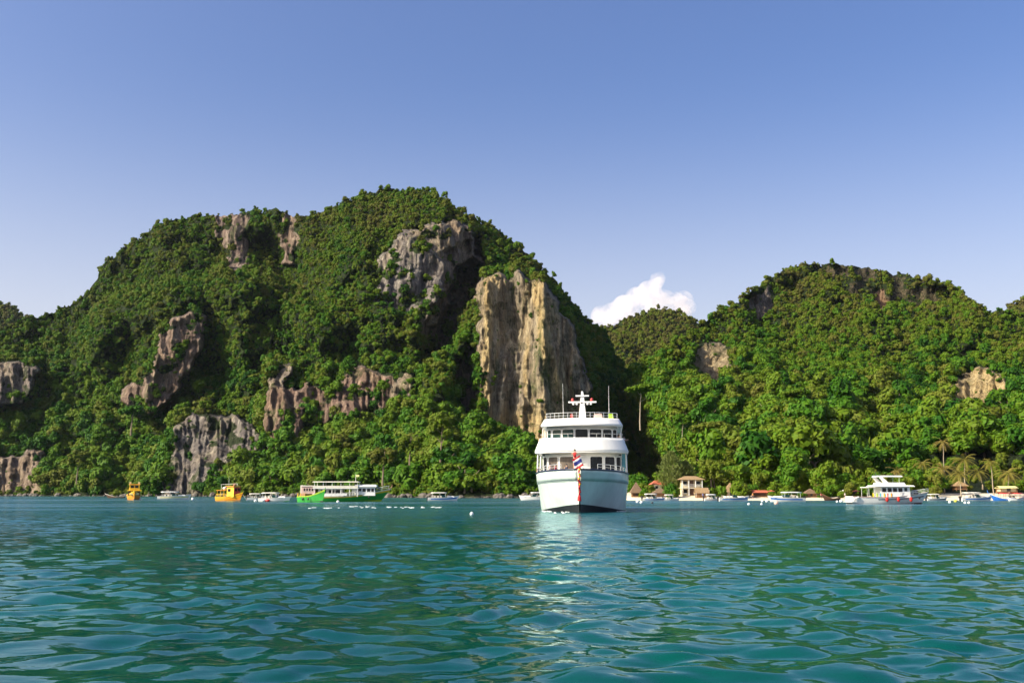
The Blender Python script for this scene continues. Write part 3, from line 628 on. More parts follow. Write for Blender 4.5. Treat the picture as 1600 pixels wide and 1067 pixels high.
# ------------------------------------------------------------------ hull helper for the smaller boats (bow towards local +x)
class Hull:
    def __init__(s, L, W, sheer, draft=.5, rake=.8, bl=.55, sternw=.85, n=16, p=2.0):
        s.L, s.W, s.s3, s.draft, s.rake, s.bl, s.sw, s.n, s.p = L, W, sheer, draft, rake, bl, sternw, n, p
    def z(s, t):
        a, m, b = s.s3
        return a + (m - a) * (1 - (1 - 2 * t) ** 2) if t < .5 else m + (b - m) * ((t - .5) * 2) ** 1.9
    def hb(s, t):
        h = s.W / 2 * (s.sw + (1 - s.sw) * min(1, t / .4))
        q = (t - (1 - s.bl)) / s.bl
        return max(.03, h * (1 if q <= 0 else max(0, 1 - q ** s.p) ** .85))
    def pt(s, t, f, side, out=0):
        if f >= 0: z = f * s.z(t); k = (.84 - .42 * t ** 3) + (1 - .84 + .42 * t ** 3) * f ** .8
        else: z = f * s.draft; k = (.84 - .42 * t ** 3) * (1 + .75 * f)
        return (-s.L / 2 + (s.L - s.rake) * t + s.rake * t ** 5 * (.25 + .75 * max(f, 0)), side * (s.hb(t) * k + out), z)
    def strip(s, b, f0, f1, out=0, nf=4, t0=0, t1=1):
        for sd in (-1, 1):
            b.grid([[s.pt(t0 + (t1 - t0) * i / s.n, f0 + (f1 - f0) * j / nf, sd, out) for i in range(s.n + 1)] for j in range(nf + 1)], flip=sd > 0)
        return b
    def transom(s, b, f0=-1, f1=1):
        L = [s.pt(0, f0 + (f1 - f0) * j / 4, -1) for j in range(5)]; Q = [s.pt(0, f0 + (f1 - f0) * j / 4, 1) for j in range(5)]
        b.grid([L, Q]); return b
    def deck(s, b, f=.8, t0=0, t1=1, inset=.03):
        ts = [t0 + (t1 - t0) * i / s.n for i in range(s.n + 1)]
        A = [s.pt(t, f, -1, -inset) for t in ts]; B = [s.pt(t, f, 1, -inset) for t in ts]
        b.grid([A, [(0.5 * (p[0] + q[0]), 0, p[2] + .02) for p, q in zip(A, B)], B]); return b
    def full(s, name, m, root, bottom=None):
        b = MB(); s.strip(b, 0 if bottom else -1, 1, 0, 6); s.transom(b, 0 if bottom else -1, 1); h = b.build(name, m, root, smooth=True)
        if bottom: c = MB(); s.strip(c, -1, .14, .012, 3); s.transom(c, -1, .14); c.build('hull_bottom', bottom, root, smooth=True)
        return h
def rail(b, pts, h, r=.025, lower=True, every=1):
    b.tube([Vector(p) + Vector((0, 0, h)) for p in pts], r, 5)
    if lower: b.tube([Vector(p) + Vector((0, 0, h * .5)) for p in pts], r * .7, 5)
    for p in pts[::every]: b.tube([p, Vector(p) + Vector((0, 0, h))], r * .8, 5)
def quadwin(b, c, wd, ht, axis, t=.03):
    """thin pane standing in the xz (axis y) or yz (axis x) plane"""
    b.box(c, (wd, t, ht) if axis == 'y' else (t, wd, ht))

# ------------------------------------------------------------------ people
def person(loc, rz, label, shirt, lower=DENIM, pose='stand', group=None, scale=1.0, arms='down'):
    root = empty('person', loc, rz, label, 'person', group); root.scale = (scale,) * 3
    V = []; E = []; Rr = []
    def chain(pts, par=None):
        last = par
        for p, r in pts:
            V.append(p); Rr.append(r); i = len(V) - 1
            if last is not None: E.append((last, i))
            last = i
        return last
    pel = chain([((0, 0, .92), .125)])
    ch = chain([((0, 0, 1.10), .115), ((.01, 0, 1.30), .135), ((0, 0, 1.42), .10)], pel)
    chain([((.01, 0, 1.50), .052), ((.025, 0, 1.56), .075), ((.03, 0, 1.64), .088), ((.025, 0, 1.72), .06)], ch)
    for s in (-1, 1):
        if pose == 'sit': chain([((.04, s * .10, .88), .095), ((.42, s * .12, .86), .075), ((.46, s * .12, .46), .055), ((.46, s * .12, .08), .042), ((.60, s * .12, .04), .036)], pel)
        else: chain([((0, s * .10, .84), .095), ((.03 * s, s * .11, .48), .068), ((-.01, s * .11, .09), .042), ((.13, s * .12, .035), .036)], pel)
        if arms == 'up': chain([((.02, s * .19, 1.39), .058), ((.22, s * .26, 1.24), .045), ((.42, s * .16, 1.32), .036), ((.50, s * .13, 1.33), .03)], ch)
        else: chain([((0, s * .19, 1.39), .058), ((-.02, s * .25, 1.12), .045), ((.10, s * .24, .90), .036), ((.14, s * .23, .82), .03)], ch)
    def skin(name, idx, m, grow=1.0, sub=1):
        mp = {i: k for k, i in enumerate(idx)}; me = bpy.data.meshes.new(name)
        bm = bmesh.new(); ly = bm.verts.layers.skin.verify()
        vs = [bm.verts.new(V[i]) for i in idx]
        for i, v in zip(idx, vs): v[ly].radius = (Rr[i] * grow, Rr[i] * grow * (1.0 if grow == 1 else 1.03)); v[ly].use_root = i == idx[0]
        for a, c in E:
            if a in mp and c in mp: bm.edges.new((vs[mp[a]], vs[mp[c]]))
        bm.to_mesh(me); bm.free(); me.materials.append(m)
        o = bpy.data.objects.new(name, me); COL.objects.link(o); o.parent = root
        sk = o.modifiers.new('skin', 'SKIN'); sk.use_smooth_shade = True; o.modifiers.new('smooth', 'SUBSURF').levels = sub; o.modifiers['smooth'].render_levels = sub
        return o
    allv = list(range(len(V))); skin('body', allv, SKIN)
    hip = [0] + [i for i in allv if V[i][2] < .9 and V[i][2] > .4]; top = [0] + [i for i in allv if 1.05 < V[i][2] < 1.43 and i in (1, 2, 3) or (abs(V[i][1]) in (.19,))]
    skin('shirt', top, shirt, 1.16); skin('shorts', hip, lower, 1.18)
    MB().sphere((.005, 0, 1.665), .105, 10, 7, (1, .95, 1.05)).build('hair', HAIR, root, smooth=True)
    return root

# ------------------------------------------------------------------ the white passenger ferry
def build_ferry():
    root = empty('passenger_ferry', apt(906, 800, 97).xy.to_3d(), R(-95.6), 'large white three deck passenger ferry seen bow on in the middle of the bay', 'ferry')
    I = lambda tb: (lambda s: float(np.interp(s, [t[0] for t in tb], [t[1] for t in tb])))
    top = I([(0, .14), (.3, .85), (.6, 1.4), (1.5, 2.5), (3, 3.55), (5, 4.25), (8, 4.72), (12, 4.88), (20, 4.85), (30, 4.7)])
    kn = I([(0, .11), (.3, .62), (.6, 1.1), (1.5, 2.18), (3, 3.28), (5, 4.08), (8, 4.62), (12, 4.82), (20, 4.8), (30, 4.65)])
    wl = I([(0, .05), (.3, .2), (.6, .38), (1.5, .9), (3, 1.72), (5, 3.0), (8, 4.0), (12, 4.5), (18, 4.6), (30, 4.4)])
    zt = I([(0, 4.12), (4, 4.0), (10, 3.85), (30, 3.8)]); zk = I([(0, 3.02), (4, 2.9), (10, 2.78), (30, 2.75)]); zb = I([(0, .80), (2, .62), (5, .34), (9, .08), (30, .05)])
    def hbz(s, z):
        if z >= zk(s): f = (z - zk(s)) / (zt(s) - zk(s)); return kn(s) + (top(s) - kn(s)) * f
        if z >= 0: f = z / zk(s); return wl(s) + (kn(s) - wl(s)) * (f ** .82)
        return wl(s) * (1 + .28 * z)
    def P(s, z, sd, out=0):
        rk = 1.35 * max(z, -1) / 4.1 if z > 0 else .35 * z
        return (-s + rk * math.exp(-s / 3.5), sd * (hbz(s, z) + out), z)
    S = [0, .15, .3, .6, 1, 1.5, 2.2, 3, 4, 5, 6.5, 8, 10, 12, 15, 20, 25, 30]
    def band(za, zb_, n, name, m, out=0, thick=0):
        b = MB()
        for sd in (-1, 1): b.grid([[P(s, za(s) + (zb_(s) - za(s)) * j / n, sd, out) for s in S] for j in range(n + 1)], flip=sd < 0)
        return b.build(name, m, root, smooth=True, thick=thick)
    hull = band(zb, zk, 9, 'hull', HULLWHITE)
    MB().grid([[P(30, z, -1), P(30, z, 1)] for z in (-1, 0, 1.5, 2.75, 3.8)]).build('transom', HULLWHITE, hull)
    band(lambda s: -1.1, lambda s: zb(s), 3, 'hull_bottom', BLACK, -.004)
    band(zk, zt, 3, 'bulwark', HULLWHITE, .035, .05)
    b = MB()
    for sd in (-1, 1): b.tube([P(s, zt(s) - .02, sd, .05) for s in S], .085, 6)
    b.build('gunwale', NAVY, root, smooth=True)
    b = MB()
    for sd in (-1, 1): b.tube([P(s, zk(s) - .01, sd, .03) for s in S], .035, 5)
    b.build('rubbing_strake', HULLWHITE, root, smooth=True)
    MB().grid([[P(s, 3.05, -1, -.06) for s in S], [P(s, 3.05, 1, -.06) for s in S]], flip=True).build('main_deck', CREAM, root)
    MB().slab([(.9, -.25), (.9, .25), (-.9, 1.35), (-.9, -1.35)], 4.06, 4.15).build('bow_platform', WHITE, root)
    # houses
    def curve(hw, xf, c, aft, n=33):
        q = [(-hw + 2 * hw * i / (n - 1)) for i in range(n)]
        return [(aft, -hw)] + [(xf - c * (abs(y) / hw) ** 2.5, y) for y in q] + [(aft, hw)]
    def wall(name, c0, z0, c1, z1, m, thick=.06, n=4, parent=None):
        b = MB(); b.grid([[(p[0] + (q[0] - p[0]) * j / n, p[1] + (q[1] - p[1]) * j / n, z0 + (z1 - z0) * j / n) for p, q in zip(c0, c1)] for j in range(n + 1)])
        return b.build(name, m, parent or root, smooth=True, thick=thick)
    def plate(name, c, z0, z1, m): return MB().slab(c, z0, z1).build(name, m, root)
    def window(y0, y1, z0, z1, hw, xf, c, glass, open_=False, parent=None):
        r, ns = .16, 16
        def pos(y, z, o):
            f = abs(y) / hw; x = xf - c * f ** 2.5; g = c * 2.5 * f ** 1.5 / hw * (1 if y > 0 else -1); k = 1 / math.hypot(1, g)
            return (x + o * k, y + o * g * k, z)
        def edge(gr):
            A, B = [], []
            for i in range(ns + 1):
                y = (y0 + y1) / 2 - (y1 - y0 + 2 * gr) / 2 * math.cos(math.pi * i / ns); d = min(y - (y0 - gr), y1 + gr - y); q = r + gr
                dz = q - math.sqrt(max(0, q * q - (q - d) ** 2)) if d < q else 0
                A.append((y, z0 - gr + dz)); B.append((y, z1 + gr - dz))
            return A, B
        lo, hi = edge(0); b = MB()
        b.grid([[pos(y, z + (q - z) * j / 3, .05) for (y, z), (_, q) in zip(lo, hi)] for j in range(4)]); pane = b.build('window', glass, parent or root)
        lo2, hi2 = edge(.07); f = MB(); inn, outr = lo + hi[::-1], lo2 + hi2[::-1]; n = len(inn)
        f.add([pos(*p, .05) for p in inn] + [pos(*p, .09) for p in inn] + [pos(*p, .09) for p in outr] + [pos(*p, .03) for p in outr],
              [(a * n + k, a * n + (k + 1) % n, (a + 1) * n + (k + 1) % n, (a + 1) * n + k) for a in range(3) for k in range(n)])
        f.build('window_frame', WHITE, pane)
    LC = dict(hw=4.14, xf=-6.7, c=2.3)
    lw = wall('lower_house', curve(4.14, -6.7, 2.3, -26), 3.05, curve(4.14, -6.7, 2.3, -26), 6.02, WHITE)
    for y0, y1, g in ((-4.0, -3.6, GLASS), (-3.42, -2.42, WIN_BEIGE), (-2.2, -.72, WIN_BEIGE), (.92, 2.12, GLASS), (2.40, 3.38, GLASS), (3.55, 4.02, GLASS)):
        window(y0, y1, 4.22, 5.58, glass=g, parent=lw, **LC)
    ub0, ub1 = curve(4.86, -5.7, 1.9, -25), curve(4.34, -6.1, 1.7, -25)
    plate('upper_deck', ub0, 5.98, 6.16, WHITE)
    wall('upper_bulwark', ub0, 6.10, ub1, 7.46, WHITE, .09, 6)
    b = MB(); b.tube([(x, y, 7.48) for x, y in ub1], .05, 6); b.build('coaming', WHITE, root, smooth=True)
    UC = dict(hw=3.78, xf=-8.2, c=1.7)
    uw = wall('wheelhouse', curve(3.78, -8.2, 1.7, -21), 6.16, curve(3.74, -8.2, 1.7, -21), 8.95, WHITE)
    for y0, y1, g in ((-3.60, -3.22, TINT), (-3.04, -2.12, TINT), (-1.98, -.82, TINT), (-.64, .66, GLASS), (.86, 2.06, GLASS), (2.22, 3.12, GLASS), (3.24, 3.64, GLASS)):
        window(y0, y1, 7.56, 8.50, glass=g, parent=uw, **UC)
    r0, r1 = curve(4.32, -7.0, 1.8, -21), curve(3.92, -7.5, 1.6, -21)
    plate('roof_ceiling', r0, 8.84, 8.93, WHITE); wall('roof', r0, 8.9, r1, 9.62, WHITE, .08, 5); plate('roof_top', r1, 9.54, 9.63, WHITE)
    for y in (-4.16, 4.16):
        for x in (-9.6, -13, -17, -20.5): MB().box((x, y, 8.16), (.12, .10, 1.40)).build('wing_post', WHITE, root)
    for y in (-4.70, 4.70):
        for x in (-8.6, -13, -18, -24): MB().tube([(x, y * 1.0, 3.7), (x - .1, y * .985, 5.98)], .09, 6).build('side_post', WHITE, root)
    MB().grid([[(-9.2, y, z) for y in (4.22, 4.5, 4.76)] for z in (4.0, 4.6, 5.3, 5.96)]).build('side_curtain', AQUATARP, root, thick=.02)
    # rails
    b = MB(); rail(b, [(x, y, 9.62) for x, y in curve(3.78, -7.8, 1.6, -20, 17)], .62, .028); b.build('top_railing', STEEL, root)
    cv = curve(4.30, -6.4, 1.7, -20, 33)
    for part in (cv[:15], cv[20:]):
        b = MB(); rail(b, [(x, y, 7.46) for x, y in part], .48, .022, False, 3); b.build('upper_railing', STEEL, root)
    b = MB()
    for sd in (-1, 1): rail(b, [P(s, zt(s), sd, -.12) for s in (1.0, 1.6, 2.4, 3.4, 4.6, 6, 7.6, 9.5, 12)], .52, .028)
    b.build('bow_railing', STEEL, root)
    # ladder on the front of the lower house
    b = MB(); b.box((-6.52, -.06, 5.05), (.05, .05, 2.0)); b.box((-6.52, .56, 5.05), (.05, .05, 2.0))
    lad = b.build('ladder', WHITE, root)
    for k in range(7): MB().box((-6.50, .25, 4.25 + .27 * k), (.06, .60, .045)).build('rung', WHITE, lad)
    for y in (-4.3, 4.3): MB().box((-8.0, y * .93, 5.78), (.16, .30, .14)).build('deck_light', DARK, root)
    # mast
    b = MB(); b.box((-11.2, .05, 10.9), (.95, .85, 2.6), taper=.42); b.box((-11.2, .05, 12.4), (.26, .26, .55)); b.sphere((-11.2, .05, 12.72), .12)
    ms = b.build('mast', WHITE, root)
    MB().box((-11.0, .05, 11.62), (.28, 3.05, .16)).build('cross_tree', WHITE, ms); MB().box((-11.0, .05, 12.30), (.22, 1.45, .14)).build('radar_bar', WHITE, ms)
    for y in (-1.0, 1.06): MB().sphere((-11.0, y, 11.86), .17, 8, 6, (1, 1, 1.2)).build('warning_light', RED, ms)
    for y in (-.92, -.55, .62, .98): MB().sphere((-10.9, y, 11.40), .13, 7, 5, (.8, 1, .8)).build('floodlight', WHITE, ms)
    MB().sphere((-10.68, .0, 11.5), .10, 7, 5).build('horn', DARK, ms)
    for y, zt_, lean in ((-1.95, 13.5, -.02), (2.92, 13.2, 0)):
        MB().tube([(-9.4, y, 9.6), (-9.4, y, 10.3), (-9.4, y + lean, 11.6), (-9.4, y + lean * 2, zt_)], [.035, .026, .018, .012], 5).build('antenna', WHITE, root)
    # gear on the top deck
    for y, m, sx in ((-1.05, RED, .3), (1.75, PINK, 1.0), (3.1, LIME, .6)):
        MB().box((-9.3, y, 9.92), (.5, sx, .5), taper=.8).build('deck_locker', m, root)
    # flowers and ribbons down the stem, tied at the bow
    b = MB(); pts = []; rs = []
    for k in range(22):
        z = 4.35 - k * .125; pts.append((1.5 - .30 * k * .105 + .05 * math.sin(k * 1.7) , .03 + .05 * math.sin(k * 1.1), z)); rs.append(.085 + .035 * math.sin(k * 2.1))
    b.tube(pts, rs, 7)
    g = b.build('bow_garland', REDCLOTH, None, smooth=True, loc=root.location); g.rotation_euler = root.rotation_euler
    tag(g, 'red and yellow ribbon garland hanging down the stem of the big white ferry', 'garland')
    b = MB()
    for k in (2, 6, 9, 13): b.sphere(pts[k], .13, 7, 5)
    b.build('ribbon_knot', YELLOW, g)
    MB().tube([pts[-1], Vector(pts[-1]) + Vector((-.02, 0, -.25)), Vector(pts[-1]) + Vector((-.05, 0, -.62))], [.07, .17, .20], 8).build('tassel', REDCLOTH, g)
    # the flag held at the bow: red, white, blue, white, red, hanging in a slant
    fl = MB(); nu, nv = 14, 12
    def fp(u, v):
        a = R(32); y0 = (u - .5) * .85; z0 = (v - .5) * 1.15; wv = .10 * math.sin(u * 9 + v * 2)
        return (1.05 + wv, -.10 + y0 * math.cos(a) - z0 * math.sin(a) * .55, 4.74 + y0 * math.sin(a) + z0 * math.cos(a))
    for i in range(nu):
        for j in range(nv):
            q = (j + .5) / nv; m = 0 if q < 1 / 6 or q > 5 / 6 else 1 if q < 2 / 6 or q > 4 / 6 else 2
            fl.add([fp(i / nu, j / nv), fp((i + 1) / nu, j / nv), fp((i + 1) / nu, (j + 1) / nv), fp(i / nu, (j + 1) / nv)], [(0, 1, 2, 3)], m)
    o = fl.build('flag', [REDCLOTH, WHITECLOTH, BLUECLOTH], None, smooth=True, loc=root.location, thick=.012); o.rotation_euler = root.rotation_euler
    tag(o, 'red white and blue striped flag draped at the bow of the white ferry', 'flag')
    M = Matrix.Translation(root.location) @ Matrix.Rotation(R(-95.6), 4, 'Z')
    def on(x, y, z): return M @ Vector((x, y, z))
    b = R(-95.6)
    person(on(.35, -.42, 4.16), b, 'dark haired person in red standing up on the bow platform behind the flag', REDCLOTH, arms='up', scale=1.08)
    person(on(-3.4, -3.05, 3.06), b + .5, 'person in a pale pink shirt on the foredeck beside the ferry windows', PINK, WHITECLOTH)
    person(on(-3.7, -2.55, 3.06), b + .2, 'dark haired person in red standing on the foredeck beside someone in pink', REDCLOTH)
    person(on(-2.6, -1.35, 3.06), b - .3, 'person in dark clothes bending over the foredeck left of the flag', DENIM, scale=.95)
    person(on(-7.4, -4.45, 3.06), b, 'person in dark clothes in the open side passage of the ferry', DENIM, scale=.92)
    person(on(-9.2, 3.85, 6.18), b + .3, 'person in an orange top leaning on the upper deck wing of the ferry', ORANGE, arms='up')
    person(on(-8.7, 4.0, 6.18), b + .9, 'bare armed person in dark clothes at the upper deck railing of the ferry', TEAK)
    person(on(-10.6, 4.45, 6.18), b + 1.2, 'person in a white shirt leaning out over the ferry upper deck side', WHITECLOTH, arms='up')
WIN_BEIGE = mat('beige cabin window', (.13, .105, .085), .15, var=.6, scale=.9, spec=.3)  # opaque mottled beige panes, paler than the dark glass ones
build_ferry()

# ------------------------------------------------------------------ smaller boats
def speedboat(px, py, L, rz, label, m=WHITE, stripe=None, canopy=WHITE, bottom=None, hard=True, engines=2, W=None, grp='speedboats moored in the bay', float_=False):
    Y = depth_of(py); W = W or L * .30; p = apt(px, py, Y); root = empty('speedboat', (p.x, p.y, 0), rz, label, 'speedboat', grp)
    h = Hull(L, W, (.85 * L / 8, .9 * L / 8, 1.35 * L / 8), .4, L * .10, .62)
    h.full('hull', m, root, bottom)
    if stripe: b = MB(); h.strip(b, .42, .70, .02, 1, .1, .96); b.build('stripe', stripe, root, smooth=True)
    b = MB(); h.strip(b, .93, 1.0, .035, 1); b.build('gunwale', m if m != WHITE else CREAM, root, smooth=True)
    b = MB(); h.deck(b, .90, .0, .985); b.build('deck', CREAM, root)
    b = MB(); zc = .95 * L / 8
    b.add([(L * .10, -W * .30, zc), (L * .10, W * .30, zc), (L * .03, W * .26, zc + .62), (L * .03, -W * .26, zc + .62), (L * -.06, -W * .40, zc), (L * -.06, W * .40, zc), (L * -.08, -W * .34, zc + .5), (L * -.08, W * .34, zc + .5)],
          [(0, 1, 2, 3), (0, 3, 6, 4), (1, 5, 7, 2)]); b.build('windscreen', TINT, root, thick=.03)
    b = MB(); b.box((L * .22, 0, zc + .12), (L * .24, W * .55, .34), taper=.75); b.build('foredeck_cabin', m, root)
    for k in range(3): MB().box((L * (-.08 - .10 * k), 0, zc + .12), (L * .05, W * .62, .42)).build('bench', CREAM if k % 2 else CANVAS, root)
    zc2 = zc + 1.0 * (.75 + .25 * L / 8)
    if hard:
        b = MB(); b.grid([[(x * L, y * W, zc2 + .14 * (1 - (2 * y) ** 2) - .12 * abs(x + .12)) for y in (-.42, -.25, 0, .25, .42)] for x in (-.40, -.28, -.12, .0, .10)]); b.build('canopy', canopy, root, smooth=True, thick=.16)
        for x in (-.36, -.12, .06):
            for y in (-.38, .38): MB().tube([(x * L, y * W, zc - .1), (x * L, y * W * .98, zc2)], .035, 5).build('canopy_post', STEEL, root)
    for k in range(engines):
        y = (k - (engines - 1) / 2) * .55; b = MB(); b.box((-L * .5 - .12, y, .95), (.42, .36, .55), taper=.75); b.box((-L * .5 - .15, y, .3), (.18, .12, .9)); b.build('outboard', DARK, root)
    if float_:
        for x, mm in ((-.18, RED), (-.32, WHITE)): MB().sphere((x * L, -W * .55, .28), .32, 8, 6, (1.7, 1, 1)).build('fender', mm, root)
    return root
def tub(root, L, W, sheer, m, trim, bottom=None, rake=1.2, bl=.6, plank=True, inner=TEAK):
    h = Hull(L, W, sheer, .6, rake, bl, .8); h.full('hull', m, root, bottom)
    b = MB(); h.strip(b, .88, 1.0, .05, 1); b.build('gunwale', trim, root, smooth=True)
    b = MB(); h.strip(b, .52, .60, .035, 1); b.build('rubbing_strake', trim, root, smooth=True)
    b = MB(); h.deck(b, .72, 0, .97); b.build('deck', inner, root)
    return h
def cabin(root, name, x, y, z, d, m, roofm, wins=(), over=.25, glass=GLASS, roof_t=.12):
    c = MB().box((x, y, z + d[2] / 2), d, taper=.96).build(name, m, root)
    MB().box((x, y, z + d[2] + roof_t / 2), (d[0] + 2 * over, d[1] + 2 * over, roof_t), taper=.94).build('roof', roofm, c)
    for sd in (-1, 1):
        for wx, wz, ww, wh in wins:
            MB().box((x + wx, y + sd * (d[1] / 2 * .975 + .01), z + wz), (ww, .05, wh)).build('window', glass, c)
            MB().box((x + wx, y + sd * (d[1] / 2 * .975 + .02), z + wz - wh / 2 - .04), (ww + .12, .09, .06)).build('sill', roofm, c)
    for k in (-1, 1): MB().box((x + d[0] / 2 * .98 + .01, y + k * d[1] * .22, z + d[2] * .62), (.05, d[1] * .34, d[2] * .42)).build('window', glass, c)
    return c

# low longtail at far left
def longtail(px, py, L, rz, label, m=DKWOOD, canopy=CANVAS, band=None, grp='longtail boats near the shore', Y=None, z=0, posts=3):
    Y = Y or depth_of(py); p = apt(px, py, Y); root = empty('longtail_boat', (p.x, p.y, z), rz, label, 'longtail boat', grp)
    h = Hull(L, 1.7, (.75, .55, 1.9), .25, L * .22, .62, .55, 18, 1.6); h.full('hull', m, root)
    b = MB(); h.strip(b, .86, 1.0, .03, 1); b.build('gunwale', band or CREAM, root, smooth=True)
    b = MB(); h.deck(b, .55, 0, .9); b.build('floor', TEAK, root)
    e = h.pt(1, 1, 1); MB().tube([(e[0] - .1, 0, e[2] - .3), (e[0] + .25, 0, e[2] + .35), (e[0] + .35, 0, e[2] + .8)], [.10, .08, .05], 6).build('prow', m, root)
    if canopy:
        b = MB(); b.grid([[(x * L, y, 1.75 + .22 * (1 - (y / .8) ** 2)) for y in (-.8, -.4, 0, .4, .8)] for x in (-.32, -.1, .12)]); b.build('canopy', canopy, root, smooth=True, thick=.05)
        for x in (-.3, -.1, .1):
            for y in (-.72, .72): MB().tube([(x * L, y, .5), (x * L, y, 1.78)], .03, 5).build('canopy_post', TEAK, root)
    for k in range(3): MB().box((L * (-.2 + .14 * k), 0, .55), (.25, 1.3, .06)).build('thwart', TEAK, root)
    MB().tube([(-L * .45, 0, .9), (-L * .62, .1, .15)], .03, 5).build('propeller_shaft', STEEL, root)
    MB().box((-L * .44, 0, 1.0), (.5, .35, .35)).build('engine', DARK, root)
    return root
longtail(179, 777.5, 8.6, R(178), 'low dark red longtail with a pale stripe moored at the far left shore', DKWOOD, None, CREAM)

# yellow boats
def tour_boat_front():
    p = apt(209, 780.5, 295); root = empty('tour_boat', (p.x, p.y, 0), R(-68), 'orange and yellow wooden tour boat seen bow on below the left slope', 'tour boat')
    tub(root, 9, 4.1, (1.5, 1.5, 2.6), ORANGE, YELLOW, TEAK, inner=TEAK)
    c = cabin(root, 'main_cabin', -.6, 0, 1.3, (4.6, 3.4, 1.35), DKWOOD, YELLOW, [(-1.4, .8, .8, .6), (0, .8, .8, .6), (1.4, .8, .8, .6)], .35)
    u = cabin(root, 'upper_cabin', -.8, 0, 2.75, (3.4, 2.8, 1.7), YELLOW, ORANGE, [(-.8, 1.05, .8, .6), (.6, 1.05, .8, .6)], .2)
    for y in (-1.2, 1.2): MB().box((-.2, y, 4.9), (.7, .6, .75), taper=.85).build('roof_locker', PALEYEL, root)
    b = MB(); rail(b, [(1.4, -1.5, 2.75), (1.9, 0, 2.75), (1.4, 1.5, 2.75)], .6, .04); b.build('front_railing', YELLOW, root)
    MB().box((2.9, 0, 1.75), (1.6, 2.6, .5), taper=.8).build('foredeck_locker', PALEYEL, root)
    for y in (-1.3, 1.3): MB().tube([(1.3, y, 2.7), (1.2, y, 4.5)], .05, 5).build('post', YELLOW, root)
tour_boat_front()
def tour_boat_side():
    p = apt(360, 782, 252); root = empty('tour_boat', (p.x, p.y, 0), R(-32), 'orange wooden tour boat with a yellow red fronted wheelhouse and open aft deck', 'tour boat')
    h = tub(root, 8.6, 3.0, (1.0, 1.05, 2.1), ORANGE, YELLOW, TEAK, inner=TEAK)
    c = cabin(root, 'wheelhouse', 1.0, 0, .95, (2.5, 2.2, 2.6), YELLOW, ORANGE, [(-.4, 1.7, 1.0, .7)], .3)
    MB().box((2.28, 0, 2.35), (.06, 2.1, 1.9)).build('front_panel', RED, c); 
    for y in (-.5, .5): MB().box((2.33, y, 2.75), (.05, .75, .7)).build('window', GLASS, c)
    for x in (-3.6, -2.4, -1.2):
        for y in (-1.1, 1.1): MB().tube([(x, y, .8), (x, y, 2.6)], .06, 5).build('post', YELLOW, root)
    MB().box((-2.2, 0, 2.62), (3.3, 2.6, .10)).build('aft_roof', ORANGE, root)
    MB().sphere((-2.4, .2, 3.1), .55, 8, 6, (1, 1, .8)).build('water_tank', CANVAS, root)
    b = MB(); rail(b, [(-3.9, -1.2, 1.0), (-2.4, -1.3, 1.0), (-.6, -1.35, 1.0)], .7, .045); rail(b, [(-3.9, 1.2, 1.0), (-2.4, 1.3, 1.0), (-.6, 1.35, 1.0)], .7, .045); b.build('aft_railing', YELLOW, root)
    b = MB(); b.tube([(-3.4, 0, 2.6), (-3.4, 0, 4.1)], .04); b.tube([(2.2, 0, 3.6), (2.2, 0, 4.3)], .04); b.tube([(-3.6, 0, 4.1), (2.3, 0, 4.25)], .035); b.build('boom_frame', STEEL, root)
    MB().tube([(-.8, 0, 2.6), (-.8, 0, 6.2)], [.06, .02], 5).build('mast', STEEL, root)
    MB().box((.9, .3, 4.05), (.5, .5, .6), taper=.8).build('roof_locker', TEAK, root)
    MB().tube([(4.3, 0, 1.6), (5.6, .3, .0)], .025, 4).build('mooring_line', CANVAS, root)
tour_boat_side()
speedboat(273, 780, 10.0, R(4), 'pale yellow speedboat with a white canopy moored under the dark rock', WHITE, PALEYEL, WHITE, grp=None, engines=2)
speedboat(404, 781, 6.2, R(8), 'small white speedboat tucked behind a white and green speedboat', WHITE, None, CANVAS, grp=None)
speedboat(430, 783, 7.6, R(-6), 'white speedboat with a green lower hull and a red fender', WHITE, None, CREAM, bottom=GREEN, grp=None, float_=True)
speedboat(693, 782, 7.9, R(6), 'white and blue speedboat moored below the trees left of the big ferry', WHITE, BLUE, CANVAS, grp=None)
speedboat(834, 781, 8.4, R(184), 'white speedboat half hidden behind the left side of the big ferry', WHITE, None, WHITE, grp=None)

